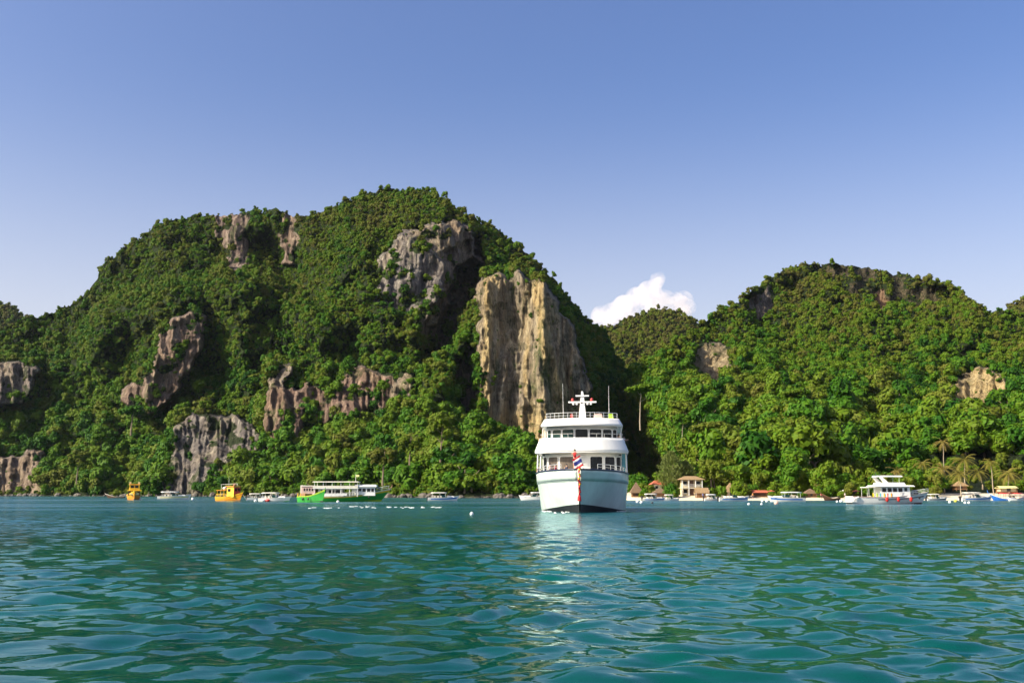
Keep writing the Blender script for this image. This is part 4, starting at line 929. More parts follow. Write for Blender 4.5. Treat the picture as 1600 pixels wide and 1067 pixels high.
def green_ferry():
    p = apt(542, 783, 233); root = empty('double_deck_boat', (p.x, p.y, 0), R(3), 'green hulled double deck tour boat with white railings and cream roofs', 'tour boat')
    h = Hull(20.5, 5.2, (1.0, 1.15, 3.0), .8, 3.4, .5, .8, 22); h.full('hull', GREEN, root, LIME)
    b = MB(); h.strip(b, .74, .90, .05, 1); b.build('stripe', YELLOW, root, smooth=True)
    b = MB(); h.strip(b, .90, 1.0, .06, 1); b.build('gunwale', CREAM, root, smooth=True)
    b = MB(); h.deck(b, .80, 0, .97); b.build('main_deck', TEAK, root)
    for sd in (-1, 1):
        b = MB(); rail(b, [h.pt(t, 1, sd, -.08) for t in (.16, .24, .32, .4, .48, .56, .64, .72, .8, .87, .93, .98)], .75, .035); b.build('railing', WHITE, root)
        b = MB(); b.grid([[(h.pt(t, 1, sd, -.05)[0], h.pt(t, 1, sd, -.05)[1], h.pt(t, 1, sd)[2] + z) for t in (.17, .3, .45, .6)] for z in (.12, .62)]); b.build('rail_panel', WHITE, root, thick=.03)
    ub = MB().box((-2.4, 0, 2.98), (10.4, 4.9, .14)).build('upper_deck', WHITE, root)
    for x in (-7.2, -5.2, -3.2, -1.2, .8, 2.6):
        for y in (-2.3, 2.3):
            MB().box((x, y, 2.0), (.14, .12, 1.9)).build('post', WHITE, root); MB().box((x, y, 3.72), (.10, .10, 1.36)).build('post', WHITE, root)
    core = MB().box((-3.6, 0, 2.0), (5.6, 3.4, 1.85)).build('saloon', CREAM, root)
    for x in (-5.2, -3.4, -1.8):
        for y in (-1.72, 1.72): MB().box((x, y, 2.2), (1.2, .05, .9)).build('window', GLASS, core)
    MB().box((-2.4, 0, 4.48), (10.6, 5.1, .18), taper=.96).build('upper_roof', CREAM, root)
    for sd in (-1, 1):
        b = MB(); b.box((-2.4, sd * 2.4, 3.33), (10.2, .05, .55)); b.build('upper_rail_panel', CREAM, root)
    for x in (-5, -2.5, 0): MB().box((x, 0, 3.35), (.5, 3.6, .6)).build('bench', DKWOOD, root)
    c = cabin(root, 'wheelhouse', 4.4, 0, 1.35, (4.4, 3.8, 2.0), WHITE, WHITE, [(-1.3, 1.25, .75, .7), (-.35, 1.25, .75, .7), (.7, 1.25, .75, .7), (1.6, 1.25, .6, .7)], .35, roof_t=.5)
    MB().box((1.75, 0, 2.35), (.9, 4.0, 2.0)).build('stair_house', CREAM, root)
    a = cabin(root, 'aft_cabin', -8.6, 0, 1.0, (3.2, 4.2, 2.5), PINK, CREAM, [(-.9, 1.7, .32, .6), (-.3, 1.7, .32, .6), (.3, 1.7, .32, .6), (.9, 1.7, .32, .6)], .1)
    MB().box((-10.2, 0, 2.4), (.5, 3.6, 2.6)).build('stern_locker', CANVAS, root)
    MB().tube([(1.9, 0, 4.5), (1.9, 0, 6.3)], [.05, .03], 5).build('mast', WHITE, root)
    MB().box((2.3, 0, 5.9), (.8, .03, .45)).build('pennant', PALEYEL, root)
    e = h.pt(1, 1, 1); MB().tube([(e[0] - .6, 0, e[2] - .2), (e[0] + .05, 0, e[2] + .35), (e[0] + .1, 0, e[2] + .9)], [.16, .13, .09], 6).build('prow', TEAK, root)
    MB().sphere((5.2, -h.hb(.75) - .05, .95), .22, 8, 6, (1, .5, 1)).build('fender', BLACK, root)
green_ferry()
def green_boat():
    p = apt(489, 784, 213); root = empty('fishing_boat', (p.x, p.y, 0), R(-42), 'small bright green wooden fishing boat in front of the double deck boat', 'fishing boat')
    h = Hull(8.2, 3.0, (1.2, 1.3, 2.7), .5, 1.0, .6, .8); h.full('hull', GREEN, root, BLACK)
    b = MB(); h.strip(b, .86, 1.0, .05, 1); b.build('gunwale', LIME, root, smooth=True)
    b = MB(); h.deck(b, .70, 0, .97); b.build('deck', LIME, root)
    for k in range(5): t = .15 + .16 * k; q = h.pt(t, .99, -1); MB().box((q[0], 0, q[2]), (.12, 2 * abs(q[1]), .10)).build('thwart', YELLOW, root)
    for x, y in ((-4.2, -.9), (-4.25, -.2), (-4.2, .5), (-4.1, 1.0)): MB().tube([(x, y, .2), (x + .1, y, 1.9)], .10, 6).build('stern_post', YELLOW, root)
    MB().box((-2.4, 0, 1.4), (1.6, 1.8, .8)).build('engine_box', TEAK, root)
    for x in (-1.5, .4): MB().sphere((x, -h.hb(.5) - .12, .7), .25, 8, 6, (1, .7, 1.2)).build('fender', BLACK, root)
    MB().tube([(3.85, 0, 1.9), (4.1, 0, 3.05)], [.12, .07], 6).build('prow', GREEN, root)
green_boat()

def motor_yacht():
    p = apt(1390, 787, 175); root = empty('motor_yacht', (p.x, p.y, 0), R(3), 'white two level motor yacht with square windows moored off the beach', 'yacht')
    h = Hull(14.2, 4.2, (1.35, 1.25, 2.15), .6, 2.0, .55, .85, 20); h.full('hull', WHITE, root, DKWOOD)
    b = MB(); h.strip(b, .90, 1.0, .05, 1, .0, 1); b.build('gunwale', PINK, root, smooth=True)
    b = MB(); h.strip(b, .60, .70, .03, 1, .35, .97); b.build('stripe', NAVY, root, smooth=True)
    b = MB(); h.deck(b, .86, 0, .97); b.build('deck', CREAM, root)
    c = MB().box((.5, 0, 2.05), (5.2, 3.2, 1.9), taper=.97).build('cabin', WHITE, root)
    for sd in (-1, 1):
        for x in (-1.5, -.55, .40, 1.35): MB().box((x, sd * 1.585, 2.45), (.68, .05, .66)).build('window', GLASS, c)
        MB().box((2.3, sd * 1.585, 2.5), (.5, .05, .6)).build('window', TINT, c)
    MB().add([(3.05, -1.4, 2.15), (3.05, 1.4, 2.15), (2.98, 1.35, 2.95), (2.98, -1.35, 2.95)], [(0, 1, 2, 3)]).build('windscreen', GLASS, c, thick=.04)
    MB().box((.3, 0, 3.12), (7.0, 4.0, .22), taper=.93).build('cabin_roof', WHITE, root)
    MB().box((.1, 0, 3.45), (4.6, 3.2, .5), taper=.9).build('flybridge', WHITE, root)
    MB().box((-3.7, 0, 2.88), (1.4, 3.4, .14)).build('aft_awning', CREAM, root)
    for sd in (-1, 1):
        b = MB(); b.add([(x, sd * y, z) for x, y, z in ((-1.2, 1.45, 3.3), (-.2, 1.45, 3.3), (-1.75, 1.35, 4.75), (-2.35, 1.35, 4.75))], [(0, 1, 2, 3)]); b.build('arch', WHITE, root, thick=.16)
        MB().tube([(1.35, sd * 1.25, 3.6), (1.4, sd * 1.25, 4.7)], .04, 5).build('hardtop_post', STEEL, root)
        for x in (-4.2, -3.2): MB().tube([(x, sd * 1.6, 1.2), (x, sd * 1.55, 2.85)], .04, 5).build('awning_post', STEEL, root)
        b = MB(); rail(b, [h.pt(t, 1, sd, -.1) for t in (.66, .74, .82, .9, .96, .995)], .55, .03); b.build('bow_railing', STEEL, root)
    MB().box((-.2, 0, 4.78), (4.4, 2.9, .22), taper=.9).build('hardtop', WHITE, root)
    MB().tube([(-2.2, 0, 4.8), (-2.2, 0, 5.6)], [.06, .03], 5).build('mast', DARK, root)
    for x, m in ((-1.3, RED), (.7, RED), (2.9, RED)): MB().sphere((x, -2.12, .82), .36, 8, 6, (.8, .5, 1.2)).build('fender', m, root)
    MB().sphere((4.6, -1.6, 1.05), .2, 8, 6, (1, .4, 1)).build('porthole', DARK, root)
    MB().box((4.0, 0, 1.85), (2.0, 2.0, .5), taper=.8).build('fore_cabin', CREAM, root)
    for x in (3.4, 4.1, 4.6): MB().box((x, -.97, 1.85), (.36, .05, .2)).build('window', DARK, root)
    b = MB(); b.tube([(-7.2, -1.9, .55), (-6.9, -1.95, .95), (-6.2, -2.0, 1.25)], .12, 6); b.build('stern_platform', WHITE, root); MB().box((-7.0, 0, .42), (1.0, 3.8, .14)).build('swim_platform', WHITE, root)
    rt = root
    for k, (m, nm) in enumerate(((YELLOW, 'yellow'), (LIME, 'lime green'), (AQUATARP, 'aqua'), (YELLOW, 'second yellow'), (RED, 'red'), (ORANGE, 'orange'))):
        q = Matrix.Translation(root.location) @ Matrix.Rotation(R(3), 4, 'Z') @ Vector((-3.4 + .62 * k, -1.5 - .06 * (k % 2), 1.24))
        o = empty('dive_tank', q, 0, f'{nm} dive tank on the deck beside the yacht cabin', 'dive tank', 'dive tanks on the yacht deck')
        MB().tube([(0, 0, 0), (0, 0, .55), (0, 0, .66)], [.13, .13, .05], 8).build('cylinder', m, o); MB().tube([(0, 0, .66), (0, 0, .76)], .045, 6).build('valve', STEEL, o)
motor_yacht()
speedboat(1022, 782.2, 5.8, R(4), 'white speedboat on the waterline in front of the thatched beach pavilion', WHITE, BLUE, CANVAS, grp=None)
speedboat(1049, 782, 4.3, R(7), 'small white open boat with a cream canopy left of the guesthouse', WHITE, None, CREAM, grp=None, engines=1)
speedboat(1115, 782, 4.8, R(3), 'white speedboat with a pink stripe in front of the small thatched hut', WHITE, PINK, WHITE, grp=None, engines=1)
speedboat(1147, 782.6, 7.6, R(5), 'long white speedboat with a blue keel stripe below the tall thatched roof', WHITE, BLUE, WHITE, grp=None, hard=False)
speedboat(1228, 783.4, 8.4, R(184), 'white cabin speedboat with a broad blue side stripe lying off the sand', WHITE, BLUE, WHITE, grp=None, W=2.6)
speedboat(1464, 782, 5.4, R(4), 'white speedboat with a navy stripe just right of the motor yacht', WHITE, NAVY, CANVAS, grp=None)
speedboat(1526, 782.4, 8.0, R(4), 'white speedboat with a pale canopy in front of the coconut palms', WHITE, BLUE, CANVAS, grp=None)
longtail(1566, 781.6, 6.4, R(172), 'blue longtail with a red canopy drawn up below the right hand palms', BLUE, RED, WHITE, Y=262)
longtail(1594, 781.6, 6.0, R(6), 'white longtail with a red canopy at the right edge of the beach', WHITE, RED, BLUE, Y=259)
longtail(1298, 782, 5.2, R(190), 'dark longtail without a canopy beached left of the motor yacht', DKWOOD, None, TEAK, Y=266)

# buoys
BU = [(219, 780.5, BUOY, 'white buoy at the foot of the bow on orange boat', .36), (301, 780.5, BUOY, 'white buoy at the stern of the pale yellow speedboat', .42), (399, 783, BUOY, 'white buoy in front of the white and green speedboat', .34),
      (528, 784.5, BUOY, 'white float alongside the green double deck boat', .3), (700, 782, BUOY, 'white buoy just right of the white and blue speedboat', .3), (737, 803, BUOY, 'white float on open water left of the big ferry', .16), (996, 784.5, BUOY, 'white buoy nearest the right side of the big ferry', .34),
      (1002, 785.5, BUOY, 'white buoy beside the black mooring ball', .3), (1019, 786, BUOYBLK, 'black mooring ball off the thatched pavilion', .24), (1170, 788, BUOY, 'left one of two white buoys off the long speedboat', .22), (1190, 788, BUOY, 'right one of two white buoys off the long speedboat', .2),
      (1191, 783.5, BUOY, 'white buoy close to the sand, left of the blue striped speedboat', .3), (1198, 783.6, BUOY, 'white buoy nearest the bow of the blue striped speedboat', .3), (1213, 787, PINK, 'pinkish buoy in front of the blue striped speedboat', .42), (1308, 784.2, BUOY, 'small white buoy off the beached dark longtail', .26),
      (1314, 783.8, BUOY, 'larger white buoy left of the yacht stern', .36), (1484, 785, BUOY, 'white buoy right of the yacht bow', .28), (1493, 783.5, BUOYEL, 'yellow buoy right of the yacht bow', .36), (1508, 786, BUOY, 'left white buoy of a pair off the palms', .26), (1514, 786, BUOY, 'right white buoy of a pair off the palms', .26)]
for px, py, m, lab, r in BU:
    Y = depth_of(py); p = apt(px, py, Y); o = empty('buoy', (p.x, p.y, 0), 0, lab, 'buoy', 'mooring buoys in the bay')
    MB().sphere((0, 0, r * .45), r, 10, 7).build('float', m, o, smooth=True); MB().tube([(0, 0, r * 1.35), (0, 0, r * 1.7)], r * .16, 5).build('ring', STEEL, o)

# ------------------------------------------------------------------ beach buildings
def gz(Y): return float(np.interp(Y, [271, 274, 279, 286, 294, 303, 314, 326], [.02, .18, .45, .75, 1.05, 1.45, 2.1, 2.9]))
def thatch_hut(px, Y, wd, dp, wall_h, roof_h, label, wallm=DKWOOD, roofm=THATCH, gable=False, over=.6, open_=False, name='thatched_hut', z=None):
    x, _, _ = at(px, 770, Y); z = gz(Y) if z is None else z; root = empty(name, (float(x), Y, z), 0, label, 'hut')
    for a in (-1, 1):
        for c in (-1, 1): MB().box((a * wd / 2, c * dp / 2, wall_h / 2 - .2), (.18, .18, wall_h + .4)).build('post', TEAK, root)
    MB().box((0, 0, .12), (wd + .4, dp + .4, .25)).build('floor', TEAK, root)
    if open_: MB().box((0, -dp / 2, .65), (wd * .9, .1, .7)).build('counter', wallm, root); MB().box((0, dp * .3, wall_h * .5), (wd * .9, .1, wall_h * .9)).build('back_wall', wallm, root)
    else:
        MB().box((0, 0, wall_h / 2 + .1), (wd * .94, dp * .94, wall_h - .1)).build('wall', wallm, root)
        MB().box((0, -dp * .47 - .03, wall_h * .42 + .1), (wd * .24, .06, wall_h * .8)).build('door', DARK, root)
    n = 5
    for k in range(n):                                  # overlapping courses of thatch
        f0, f1 = k / n, (k + 1) / n; hw0, hd0 = (wd / 2 + over) * (1 - f0) + (.15 if not gable else 0), (dp / 2 + over) * (1 - f0) + .1
        hw1, hd1 = (wd / 2 + over) * (1 - f1) + .1, (dp / 2 + over) * (1 - f1) + .05
        if gable: hw0, hw1 = wd / 2 + over, wd / 2 + over
        z0, z1 = wall_h + roof_h * f0 - .16, wall_h + roof_h * f1
        b = MB(); b.add([(-hw0, -hd0, z0), (hw0, -hd0, z0), (hw0, hd0, z0), (-hw0, hd0, z0), (-hw1, -hd1, z1), (hw1, -hd1, z1), (hw1, hd1, z1), (-hw1, hd1, z1)],
              [(3, 2, 1, 0), (4, 5, 6, 7), (0, 1, 5, 4), (1, 2, 6, 5), (2, 3, 7, 6), (3, 0, 4, 7)]); b.build('thatch_course', roofm, root)
    return root
def guesthouse():
    Y = 297; x, _, _ = at(1079, 770, Y); root = empty('guesthouse', (float(x), Y, gz(Y)), 0, 'cream two storey guesthouse with a wide pale hip roof behind the sand', 'guesthouse')
    wl = MB().box((0, 0, 2.35), (5.4, 4.2, 4.9)).build('wall', PLASTER, root)
    MB().box((0, -.6, 2.28), (6.2, 5.2, .16)).build('balcony_floor', CREAM, root)
    b = MB(); hw, hd = 3.9, 3.4
    b.add([(-hw, -hd, 4.65), (hw, -hd, 4.65), (hw, hd, 4.65), (-hw, hd, 4.65), (-1.6, -.4, 5.75), (1.6, -.4, 5.75), (1.6, .4, 5.75), (-1.6, .4, 5.75)], [(3, 2, 1, 0), (4, 5, 6, 7), (0, 1, 5, 4), (1, 2, 6, 5), (2, 3, 7, 6), (3, 0, 4, 7)])
    b.build('roof', THATCH, root)
    for fl in (0, 1):
        for xx in (-1.9, 1.9): 
            w_ = MB().box((xx, -2.13, 1.3 + 2.35 * fl), (1.1, .08, 1.1)).build('window', GLASS, root); MB().box((xx, -2.16, .72 + 2.35 * fl), (1.3, .16, .08)).build('sill', WHITE, w_)
        MB().box((0, -2.13, 1.1 + 2.35 * fl), (1.1, .08, 1.9)).build('door', DKWOOD, root)
    for xx in (-2.9, -1.0, 1.0, 2.9): MB().box((xx, -3.05, 2.3), (.2, .2, 4.7)).build('column', WHITE, root)
    b = MB(); rail(b, [(-2.9, -3.05, 2.36), (-1, -3.05, 2.36), (1, -3.05, 2.36), (2.9, -3.05, 2.36)], .85, .05); b.build('balcony_railing', WHITE, root)
guesthouse()
thatch_hut(994, 289, 2.3, 2.3, 1.3, 2.9, 'steep brown thatched hut at the right edge of the big ferry', DKWOOD, DKTHATCH, over=.55)
thatch_hut(1031, 287, 3.1, 2.8, 1.3, 1.3, 'low open thatched pavilion behind the left beach speedboat', TEAK, DKTHATCH, open_=True, name='beach_pavilion')
def tiled_house():
    Y = 305; x, _, _ = at(1029, 770, Y); root = empty('tiled_house', (float(x), Y, gz(Y) + 1.0), R(8), 'house with a red and purple tiled roof above the thatched pavilion', 'house')
    MB().box((0, 0, .9), (3.8, 3.2, 2.2)).build('wall', CREAM, root)
    b = MB(); b.add([(-2.6, -2.2, 1.9), (2.6, -2.2, 1.9), (2.6, 2.2, 1.9), (-2.6, 2.2, 1.9), (-1.2, 0, 3.2), (1.4, 0, 3.2)], [(3, 2, 1, 0), (0, 1, 5, 4), (1, 2, 5), (2, 3, 4, 5), (3, 0, 4)]); b.build('roof', TILE, root)
    for xx in (-1, 1): MB().box((xx, -1.63, 1.1), (.8, .06, .8)).build('window', GLASS, root)
tiled_house()
thatch_hut(1096, 284, 2.9, 2.4, 1.4, 1.4, 'small thatched hut in front of the guesthouse corner', TEAK, THATCH, gable=True, open_=True, over=.5)
thatch_hut(1141, 290, 2.3, 2.2, 1.5, 2.5, 'hut with a tall tan thatched roof between dark green trees', CREAM, THATCH, over=.7)
thatch_hut(1187, 288, 3.4, 2.2, 1.4, .55, 'long low reddish beach bar under the trees', DKWOOD, TILE, gable=True, open_=True, name='beach_bar')
thatch_hut(1266, 286, 2.6, 2.4, 1.2, 1.3, 'small round looking thatched hut left of the motor yacht', TEAK, DKTHATCH, over=.55)
thatch_hut(1573, 296, 4.6, 2.8, 1.3, .5, 'long pale yellow roofed hut at the right end of the beach', PLASTER, PALEYEL, gable=True, over=.4, name='beach_house', z=2.2)
thatch_hut(1500, 304, 3.0, 2.4, 1.2, 1.5, 'thatched hut on the brown bank among the coconut palms', TEAK, THATCH, over=.5, z=3.0)
o = empty('staircase', (float(at(1530, 770, 291)[0]), 291, 1.0), R(20), 'pale steps running up from the sand below the palms', 'staircase')
for k in range(7): MB().box((0, .32 * k, .1 + .18 * k), (1.5, .34, .2)).build('step', CREAM, o)
# sun umbrellas and beach people
for k, (px, m, nm) in enumerate(((1318, CANVAS, 'cream beach umbrella at the left edge of the yacht'), (1338, TILE, 'reddish beach umbrella behind the yacht stern'), (1205, TILE, 'reddish beach umbrella behind the blue striped speedboat'))):
    x = float(at(px, 770, 284)[0]); o = empty('beach_umbrella', (x, 284, gz(284)), 0, nm, 'umbrella', 'umbrellas on the sand')
    MB().tube([(0, 0, 0), (0, 0, 2.1)], .035, 5).build('pole', TEAK, o); b = MB()
    b.add([(0, 0, 2.2)] + [(1.15 * math.cos(q * .785), 1.15 * math.sin(q * .785), 1.75) for q in range(8)], [(0, 1 + q, 1 + (q + 1) % 8) for q in range(8)]); b.build('canopy', m, o, thick=.03)
for px, Y, lab, m in ((1283, 277, 'person in red walking on the sand left of the beached longtail', REDCLOTH), (1320, 278, 'person in white on the sand near the cream umbrella', WHITECLOTH), (1176, 277, 'person in orange at the water edge by the beach bar', ORANGE), (1098, 276, 'person in blue in front of the small thatched hut', BLUE)):
    person((float(at(px, 770, Y)[0]), Y, gz(Y)), R(-90) + .4, lab, m)

# ------------------------------------------------------------------ singled-out trees
def palm_meshes(seed):
    r = random.Random(seed); b = MB()
    for k in range(20):
        a = k * 2.399 + r.random() * .4; el = .9 - 1.5 * (k / 20) + r.uniform(-.15, .15); L = r.uniform(2.3, 3.1)
        p = Vector((0, 0, 0)); d = Vector((math.cos(a) * math.cos(el), math.sin(a) * math.cos(el), math.sin(el))); side = Vector((-math.sin(a), math.cos(a), 0)); pts = [p]
        for q in range(9): d = (d + Vector((0, 0, -.13))).normalized(); p = p + d * L / 9; pts.append(p)
        for q in range(1, 10):
            wd = .62 * math.sin(math.pi * (.12 + .80 * q / 10)); base = pts[q]; t = (pts[q] - pts[q - 1]).normalized()
            for s in (-1, 1):
                tip = base + side * s * wd + t * .32 + Vector((0, 0, -.22 - .1 * r.random()))
                b.add([base - t * .09, base + t * .09, tip], [(0, 1, 2)])
        b.tube(pts[::3], [.05, .04, .03, .015], 4)
    me = bpy.data.meshes.new('crown'); me.from_pydata(b.v, [], b.f); me.materials.append(PALMLEAF); me.update(); return me
PALMS = [palm_meshes(k) for k in range(3)]
def palm(px, Y, ground, ht, label, lean=0, k=0, s=1.0):
    x = float(at(px, 770, Y)[0]); root = empty('coconut_palm', (x, Y, ground), 0, label, 'palm tree', 'coconut palms at the right end of the beach')
    pts = [(lean * (t / 6) ** 2 * ht, .3 * math.sin(t), ht * t / 6) for t in range(7)]
    MB().tube([(0, 0, -1.5)] + pts, [.24, .2, .17, .15, .14, .13, .12, .11], 7).build('trunk', PALEBARK, root, smooth=True)
    c = bpy.data.objects.new('crown', PALMS[k % 3]); COL.objects.link(c); c.parent = root; c.location = pts[-1]; c.rotation_euler = (0, 0, k * 1.3); c.scale = (s,) * 3; c['tint'] = .05 + .1 * (k % 3)
    n = MB()
    for q in range(4): n.sphere((pts[-1][0] + .22 * math.cos(q * 1.6), pts[-1][1] + .22 * math.sin(q * 1.6), pts[-1][2] - .25), .15, 6, 5)
    n.build('coconuts', LIME, root)
for k, (px, py, Y, g, lab, ln, s) in enumerate((
        (1442, 724, 318, 4.0, 'coconut palm standing alone left of the palm group', .05, 1.0), (1476, 732, 306, 3.0, 'left palm of the group with a drooping golden crown', -.06, 1.15), (1502, 739, 288, 1.0, 'palm whose pale trunk rises straight from the sand edge', -.02, 1.05),
        (1509, 718, 312, 4.5, 'tallest coconut palm in the group with a golden crown', .03, 1.25), (1536, 737, 310, 4.5, 'palm leaning left on the brown bank', -.28, 1.0), (1577, 739, 300, 2.4, 'coconut palm above the pale yellow roofed hut', .02, 1.15),
        (1553, 722, 290, 1.2, 'slender bare stemmed palm with a thin high crown', -.06, .75), (1478, 690, 350, 9, 'palm high on the slope above the group', 0, 1.0), (1402, 735, 330, 3, 'dark green palm above the yacht bow', .03, .9))):
    zt = float(at(px, py, Y)[2]); palm(px, Y, g, zt - g, lab, ln, k, s * 1.3)

def bushy_tree(px, py_base, py_top, Y, wd, label, name, cat, crown, trunk, tint, cz=None, thick=1.0):
    x, _, zb_ = at(px, py_base, Y); zt_ = float(at(px, py_top, Y)[2]); ht = zt_ - float(zb_)
    root = empty(name, (float(x), Y, float(zb_)), 0, label, cat)
    c = bpy.data.objects.new('crown', crown); COL.objects.link(c); c.parent = root; ch = cz or ht; c.scale = (wd, wd, ch); c.location = (0, 0, ht - ch); c['tint'] = tint
    t = bpy.data.objects.new('trunk', trunk); COL.objects.link(t); t.parent = root; t.scale = (min(ht * .8, wd) * thick, min(ht * .8, wd) * thick, ht * .70)
    return root
def casuarina_mesh():
    r = np.random.default_rng(3); vs = []; fs = []
    for k in range(2600):
        z = r.random(); wd = .5 * (math.sin(math.pi * min(1, (.12 + z * .86))) ** .8) * (.75 + .35 * math.sin(z * 17) ** 2); a = r.random() * 6.283; q = wd * math.sqrt(r.random())
        p = np.array((q * math.cos(a), q * math.sin(a), z)); d = np.array((math.cos(a) * .5, math.sin(a) * .5, .9 - .5 * r.random())); d += r.normal(0, .25, 3); d /= np.linalg.norm(d); s = .05 + .05 * r.random()
        t = np.cross(d, r.normal(0, 1, 3)); t /= np.linalg.norm(t); b = len(vs); vs += [tuple(p - t * .008), tuple(p + t * .008), tuple(p + d * s + t * .012), tuple(p + d * s - t * .012)]; fs.append((b, b + 1, b + 2, b + 3))
    me = bpy.data.meshes.new('crown'); me.from_pydata(vs, [], fs); me.materials.append(NEEDLE); me.update(); return me
CAS = casuarina_mesh(); TALL = trunk_mesh('trunk', 400, 1.0, .02, PALEBARK); DKT = trunk_mesh('trunk', 401, 1.0, .03)
BIG = [crown_mesh('crown', 300 + k, 34, 60, [.45, .8, .95][k], .42, (.10, .17), (.03, .055)) for k in range(3)]
bushy_tree(1050, 770, 708, 302, 9.0, 'feathery olive green casuarina with two rounded tops, the left and taller half', 'casuarina_tree', 'tree', CAS, DKT, .1)
bushy_tree(1072, 770, 722, 304, 7.6, 'shorter right hand casuarina beside the taller feathery one', 'casuarina_tree', 'tree', CAS, DKT, .35)
bushy_tree(1140, 762, 714, 330, 8.6, 'umbrella shaped tree with bare dark stems above the tall thatched roof', 'umbrella_tree', 'tree', BIG[0], DKT, .0, 5.2)
bushy_tree(1106, 728, 640, 400, 15, 'emergent tree with a long pale bare trunk above the guesthouse', 'emergent_tree', 'tree', BIG[0], TALL, .3, 9)
bushy_tree(1201, 690, 612, 455, 14, 'emergent tree with a short pale trunk left of the bright green slope', 'emergent_tree', 'tree', BIG[0], TALL, .2, 11)
bushy_tree(1404, 700, 628, 470, 14, 'emergent tree with a bare pale trunk above the motor yacht', 'emergent_tree', 'tree', BIG[0], TALL, .15, 10)
bushy_tree(1066, 690, 640, 440, 9, 'slender pale stemmed tree above the casuarinas', 'emergent_tree', 'tree', BIG[1], TALL, .1, 7)
bushy_tree(1238, 655, 598, 520, 12, 'flat topped emergent tree high on the middle slope', 'emergent_tree', 'tree', BIG[0], TALL, .25, 7)
bushy_tree(1000, 655, 585, 480, 15, 'tall tree with two thin trunks just right of the big ferry mast', 'emergent_tree', 'tree', BIG[0], TALL, .25, 9)
bushy_tree(598, 745, 688, 408, 12.5, 'broad olive gold tree on the shore slope above the green boat bow', 'broad_tree', 'tree', BIG[1], DKT, .72, 11)
bushy_tree(205, 668, 617, 690, 19, 'large smooth bright green dome shaped tree on the left slope', 'dome_tree', 'tree', BIG[0], DKT, .0, 14)
bushy_tree(120, 745, 700, 640, 15, 'rounded leafy tree on the waterside slope at the far left', 'broad_tree', 'tree', BIG[2], DKT, .1, 14)
bushy_tree(232, 772, 735, 640, 13, 'rounded dark green tree between the bow on boat and the dark rock', 'broad_tree', 'tree', BIG[1], DKT, .0, 14)
bushy_tree(688, 720, 640, 470, 15, 'tall leafy tree at the left foot of the golden cliff', 'broad_tree', 'tree', BIG[2], DKT, .05, 15)
bushy_tree(640, 715, 668, 455, 13, 'round bright green tree under the red rock band', 'broad_tree', 'tree', BIG[1], DKT, .05, 12)

# ------------------------------------------------------------------ air
m_, n_, o_ = newmat('sea air'); v_ = N(n_, 'VolumePrincipled', Density=.000010, Anisotropy=.2); v_.inputs['Color'].default_value = (.80, .88, 1, 1)
n_.links.new(v_.outputs[0], o_.inputs['Volume'])
hz = MB().box((0, 1500, 179), (5300, 3300, 402)).build('haze', m_); tag(hz, kind='stuff')

# ------------------------------------------------------------------ cloud
def build_cloud():
    r = np.random.default_rng(12); Y = 4200; b = MB()
    def lump(px, py, rp):
        c = at(px, py, Y + r.uniform(-60, 60)); b.sphere(c, rp * Y / F, 16, 12)
    for px, py, rp in ((940, 494, 18), (1068, 470, 17), (1075, 480, 14), (1028, 436, 13), (955, 492, 20), (975, 480, 20), (995, 468, 21), (1012, 456, 18), (1022, 448, 13), (1030, 440, 9), (1034, 436, 6), (1040, 470, 18), (1056, 468, 13), (1066, 474, 13), (1020, 480, 26), (985, 498, 24), (1050, 492, 22), (948, 500, 14)): lump(px, py, rp)
    for k in range(70):
        t = r.random(); px = 945 + 130 * t; top = np.interp(px, [940, 960, 1000, 1030, 1045, 1062, 1078], [488, 474, 452, 444, 458, 462, 478]); lump(px, top + r.random() * 24, 3 + 6 * r.random())
    m, n, out = newmat('cloud vapour'); v = N(n, 'VolumePrincipled', Density=.022, Anisotropy=.3); v.inputs['Color'].default_value = (1, .96, .93, 1)
    tc = N(n, 'TexCoord'); z1 = N(n, 'TexNoise', Scale=.014, Detail=7.0, Roughness=.65); n.links.new(tc.outputs['Object'], z1.inputs['Vector'])
    q = N(n, 'MapRange'); q.inputs[1].default_value = .41; q.inputs[2].default_value = .68; q.inputs[3].default_value = .0; q.inputs[4].default_value = .026; n.links.new(z1.outputs[0], q.inputs[0]); n.links.new(q.outputs[0], v.inputs['Density'])
    n.links.new(v.outputs[0], out.inputs['Volume'])
    o = b.build('cloud', m, None); tag(o, 'small pinkish white cumulus cloud behind the gap between the hills', 'cloud')
    md = o.modifiers.new('merge', 'REMESH'); md.mode = 'VOXEL'; md.voxel_size = 9
build_cloud()

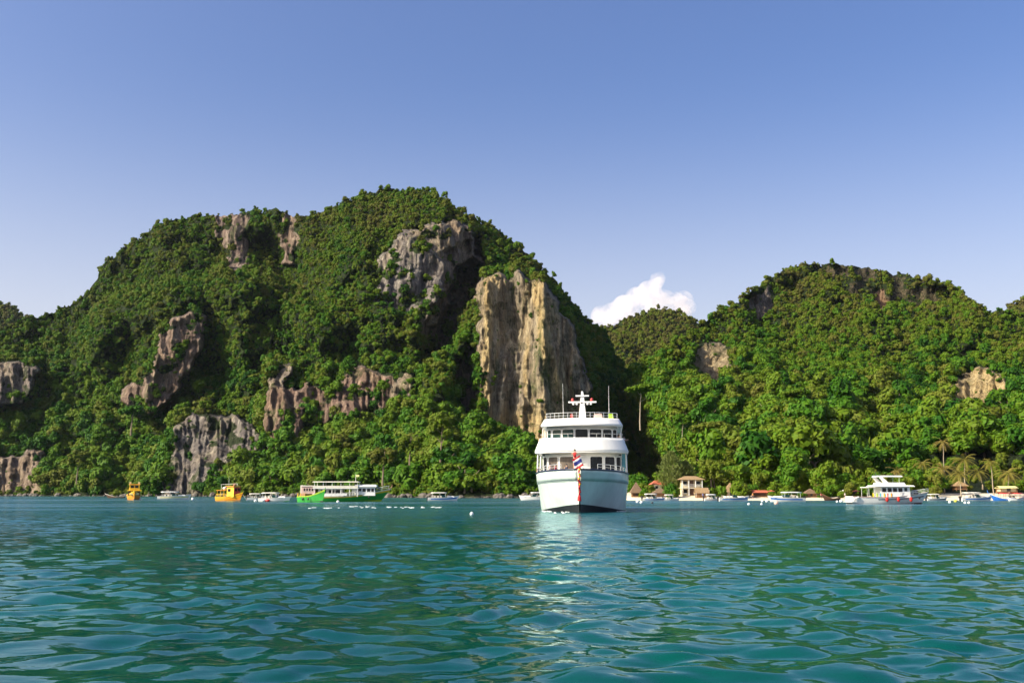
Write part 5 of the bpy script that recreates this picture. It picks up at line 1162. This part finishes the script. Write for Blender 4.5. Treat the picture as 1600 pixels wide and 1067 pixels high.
# ------------------------------------------------------------------ boulders along the foot of the massif
def shore_rocks():
    r = np.random.default_rng(31); b = MB()
    for k in range(260):
        px = -40 + 885 * r.random(); Y = float(interp(np.array([px]), SA)[0]) + r.normal(2, 4); x = float(at(px, 775, Y)[0]); q = .5 + 1.5 * r.random() ** 2
        m = MB().sphere((0, 0, 0), q, 7, 5, (1.3, 1, .7 + .5 * r.random())); b.add([(v[0] * r.uniform(.8, 1.2) + x, v[1] * r.uniform(.8, 1.2) + Y, v[2] * r.uniform(.8, 1.2) + .3 * q) for v in m.v], m.f)
    o = b.build('shore_rocks', mat('wet limestone', (.10, .085, .07), .7, var=.5, scale=1.5)); tag(o, 'dark wet boulders along the foot of the big hill', 'rocks', kind='stuff')
shore_rocks()

# ------------------------------------------------------------------ foam on the water
def foam(name, spots_, label):
    r = np.random.default_rng(21); b = MB()
    for px0, px1, py0, py1, n, s in spots_:
        for k in range(n):
            px = r.uniform(px0, px1); py = r.uniform(py0, py1); Y = depth_of(py); x, _, _ = at(px, py, Y); q = s * (.4 + r.random()); m = 7
            pts = [(float(x) + q * (6.0 if px < 800 else 3.0) * math.cos(a) * r.uniform(.5, 1.3), Y + q * math.sin(a) * r.uniform(.6, 1.2), .05) for a in np.linspace(0, 6.283, m, endpoint=False)]
            b.add([(p[0], p[1], -.02) for p in pts] + [(float(x) + (p[0] - float(x)) * .6, Y + (p[1] - Y) * .6, .07 + .05 * q) for p in pts], [(i, (i + 1) % m, m + (i + 1) % m, m + i) for i in range(m)] + [tuple(range(m, 2 * m))])
    o = b.build(name, mat('sea foam', (.80, .82, .80), .9, var=.1), None); tag(o, label, 'foam', kind='stuff')
foam('wake_foam', [(563, 690, 791.2, 793.2, 34, .032), (545, 580, 790, 791.6, 4, .05), (472, 530, 792.6, 794.0, 8, .05), (848, 862, 797.4, 798.8, 18, .05), (864, 890, 799.2, 801.0, 8, .04), (962, 984, 797, 798.4, 9, .05)], 'broken white wake foam on the bay and at the ferry bow')
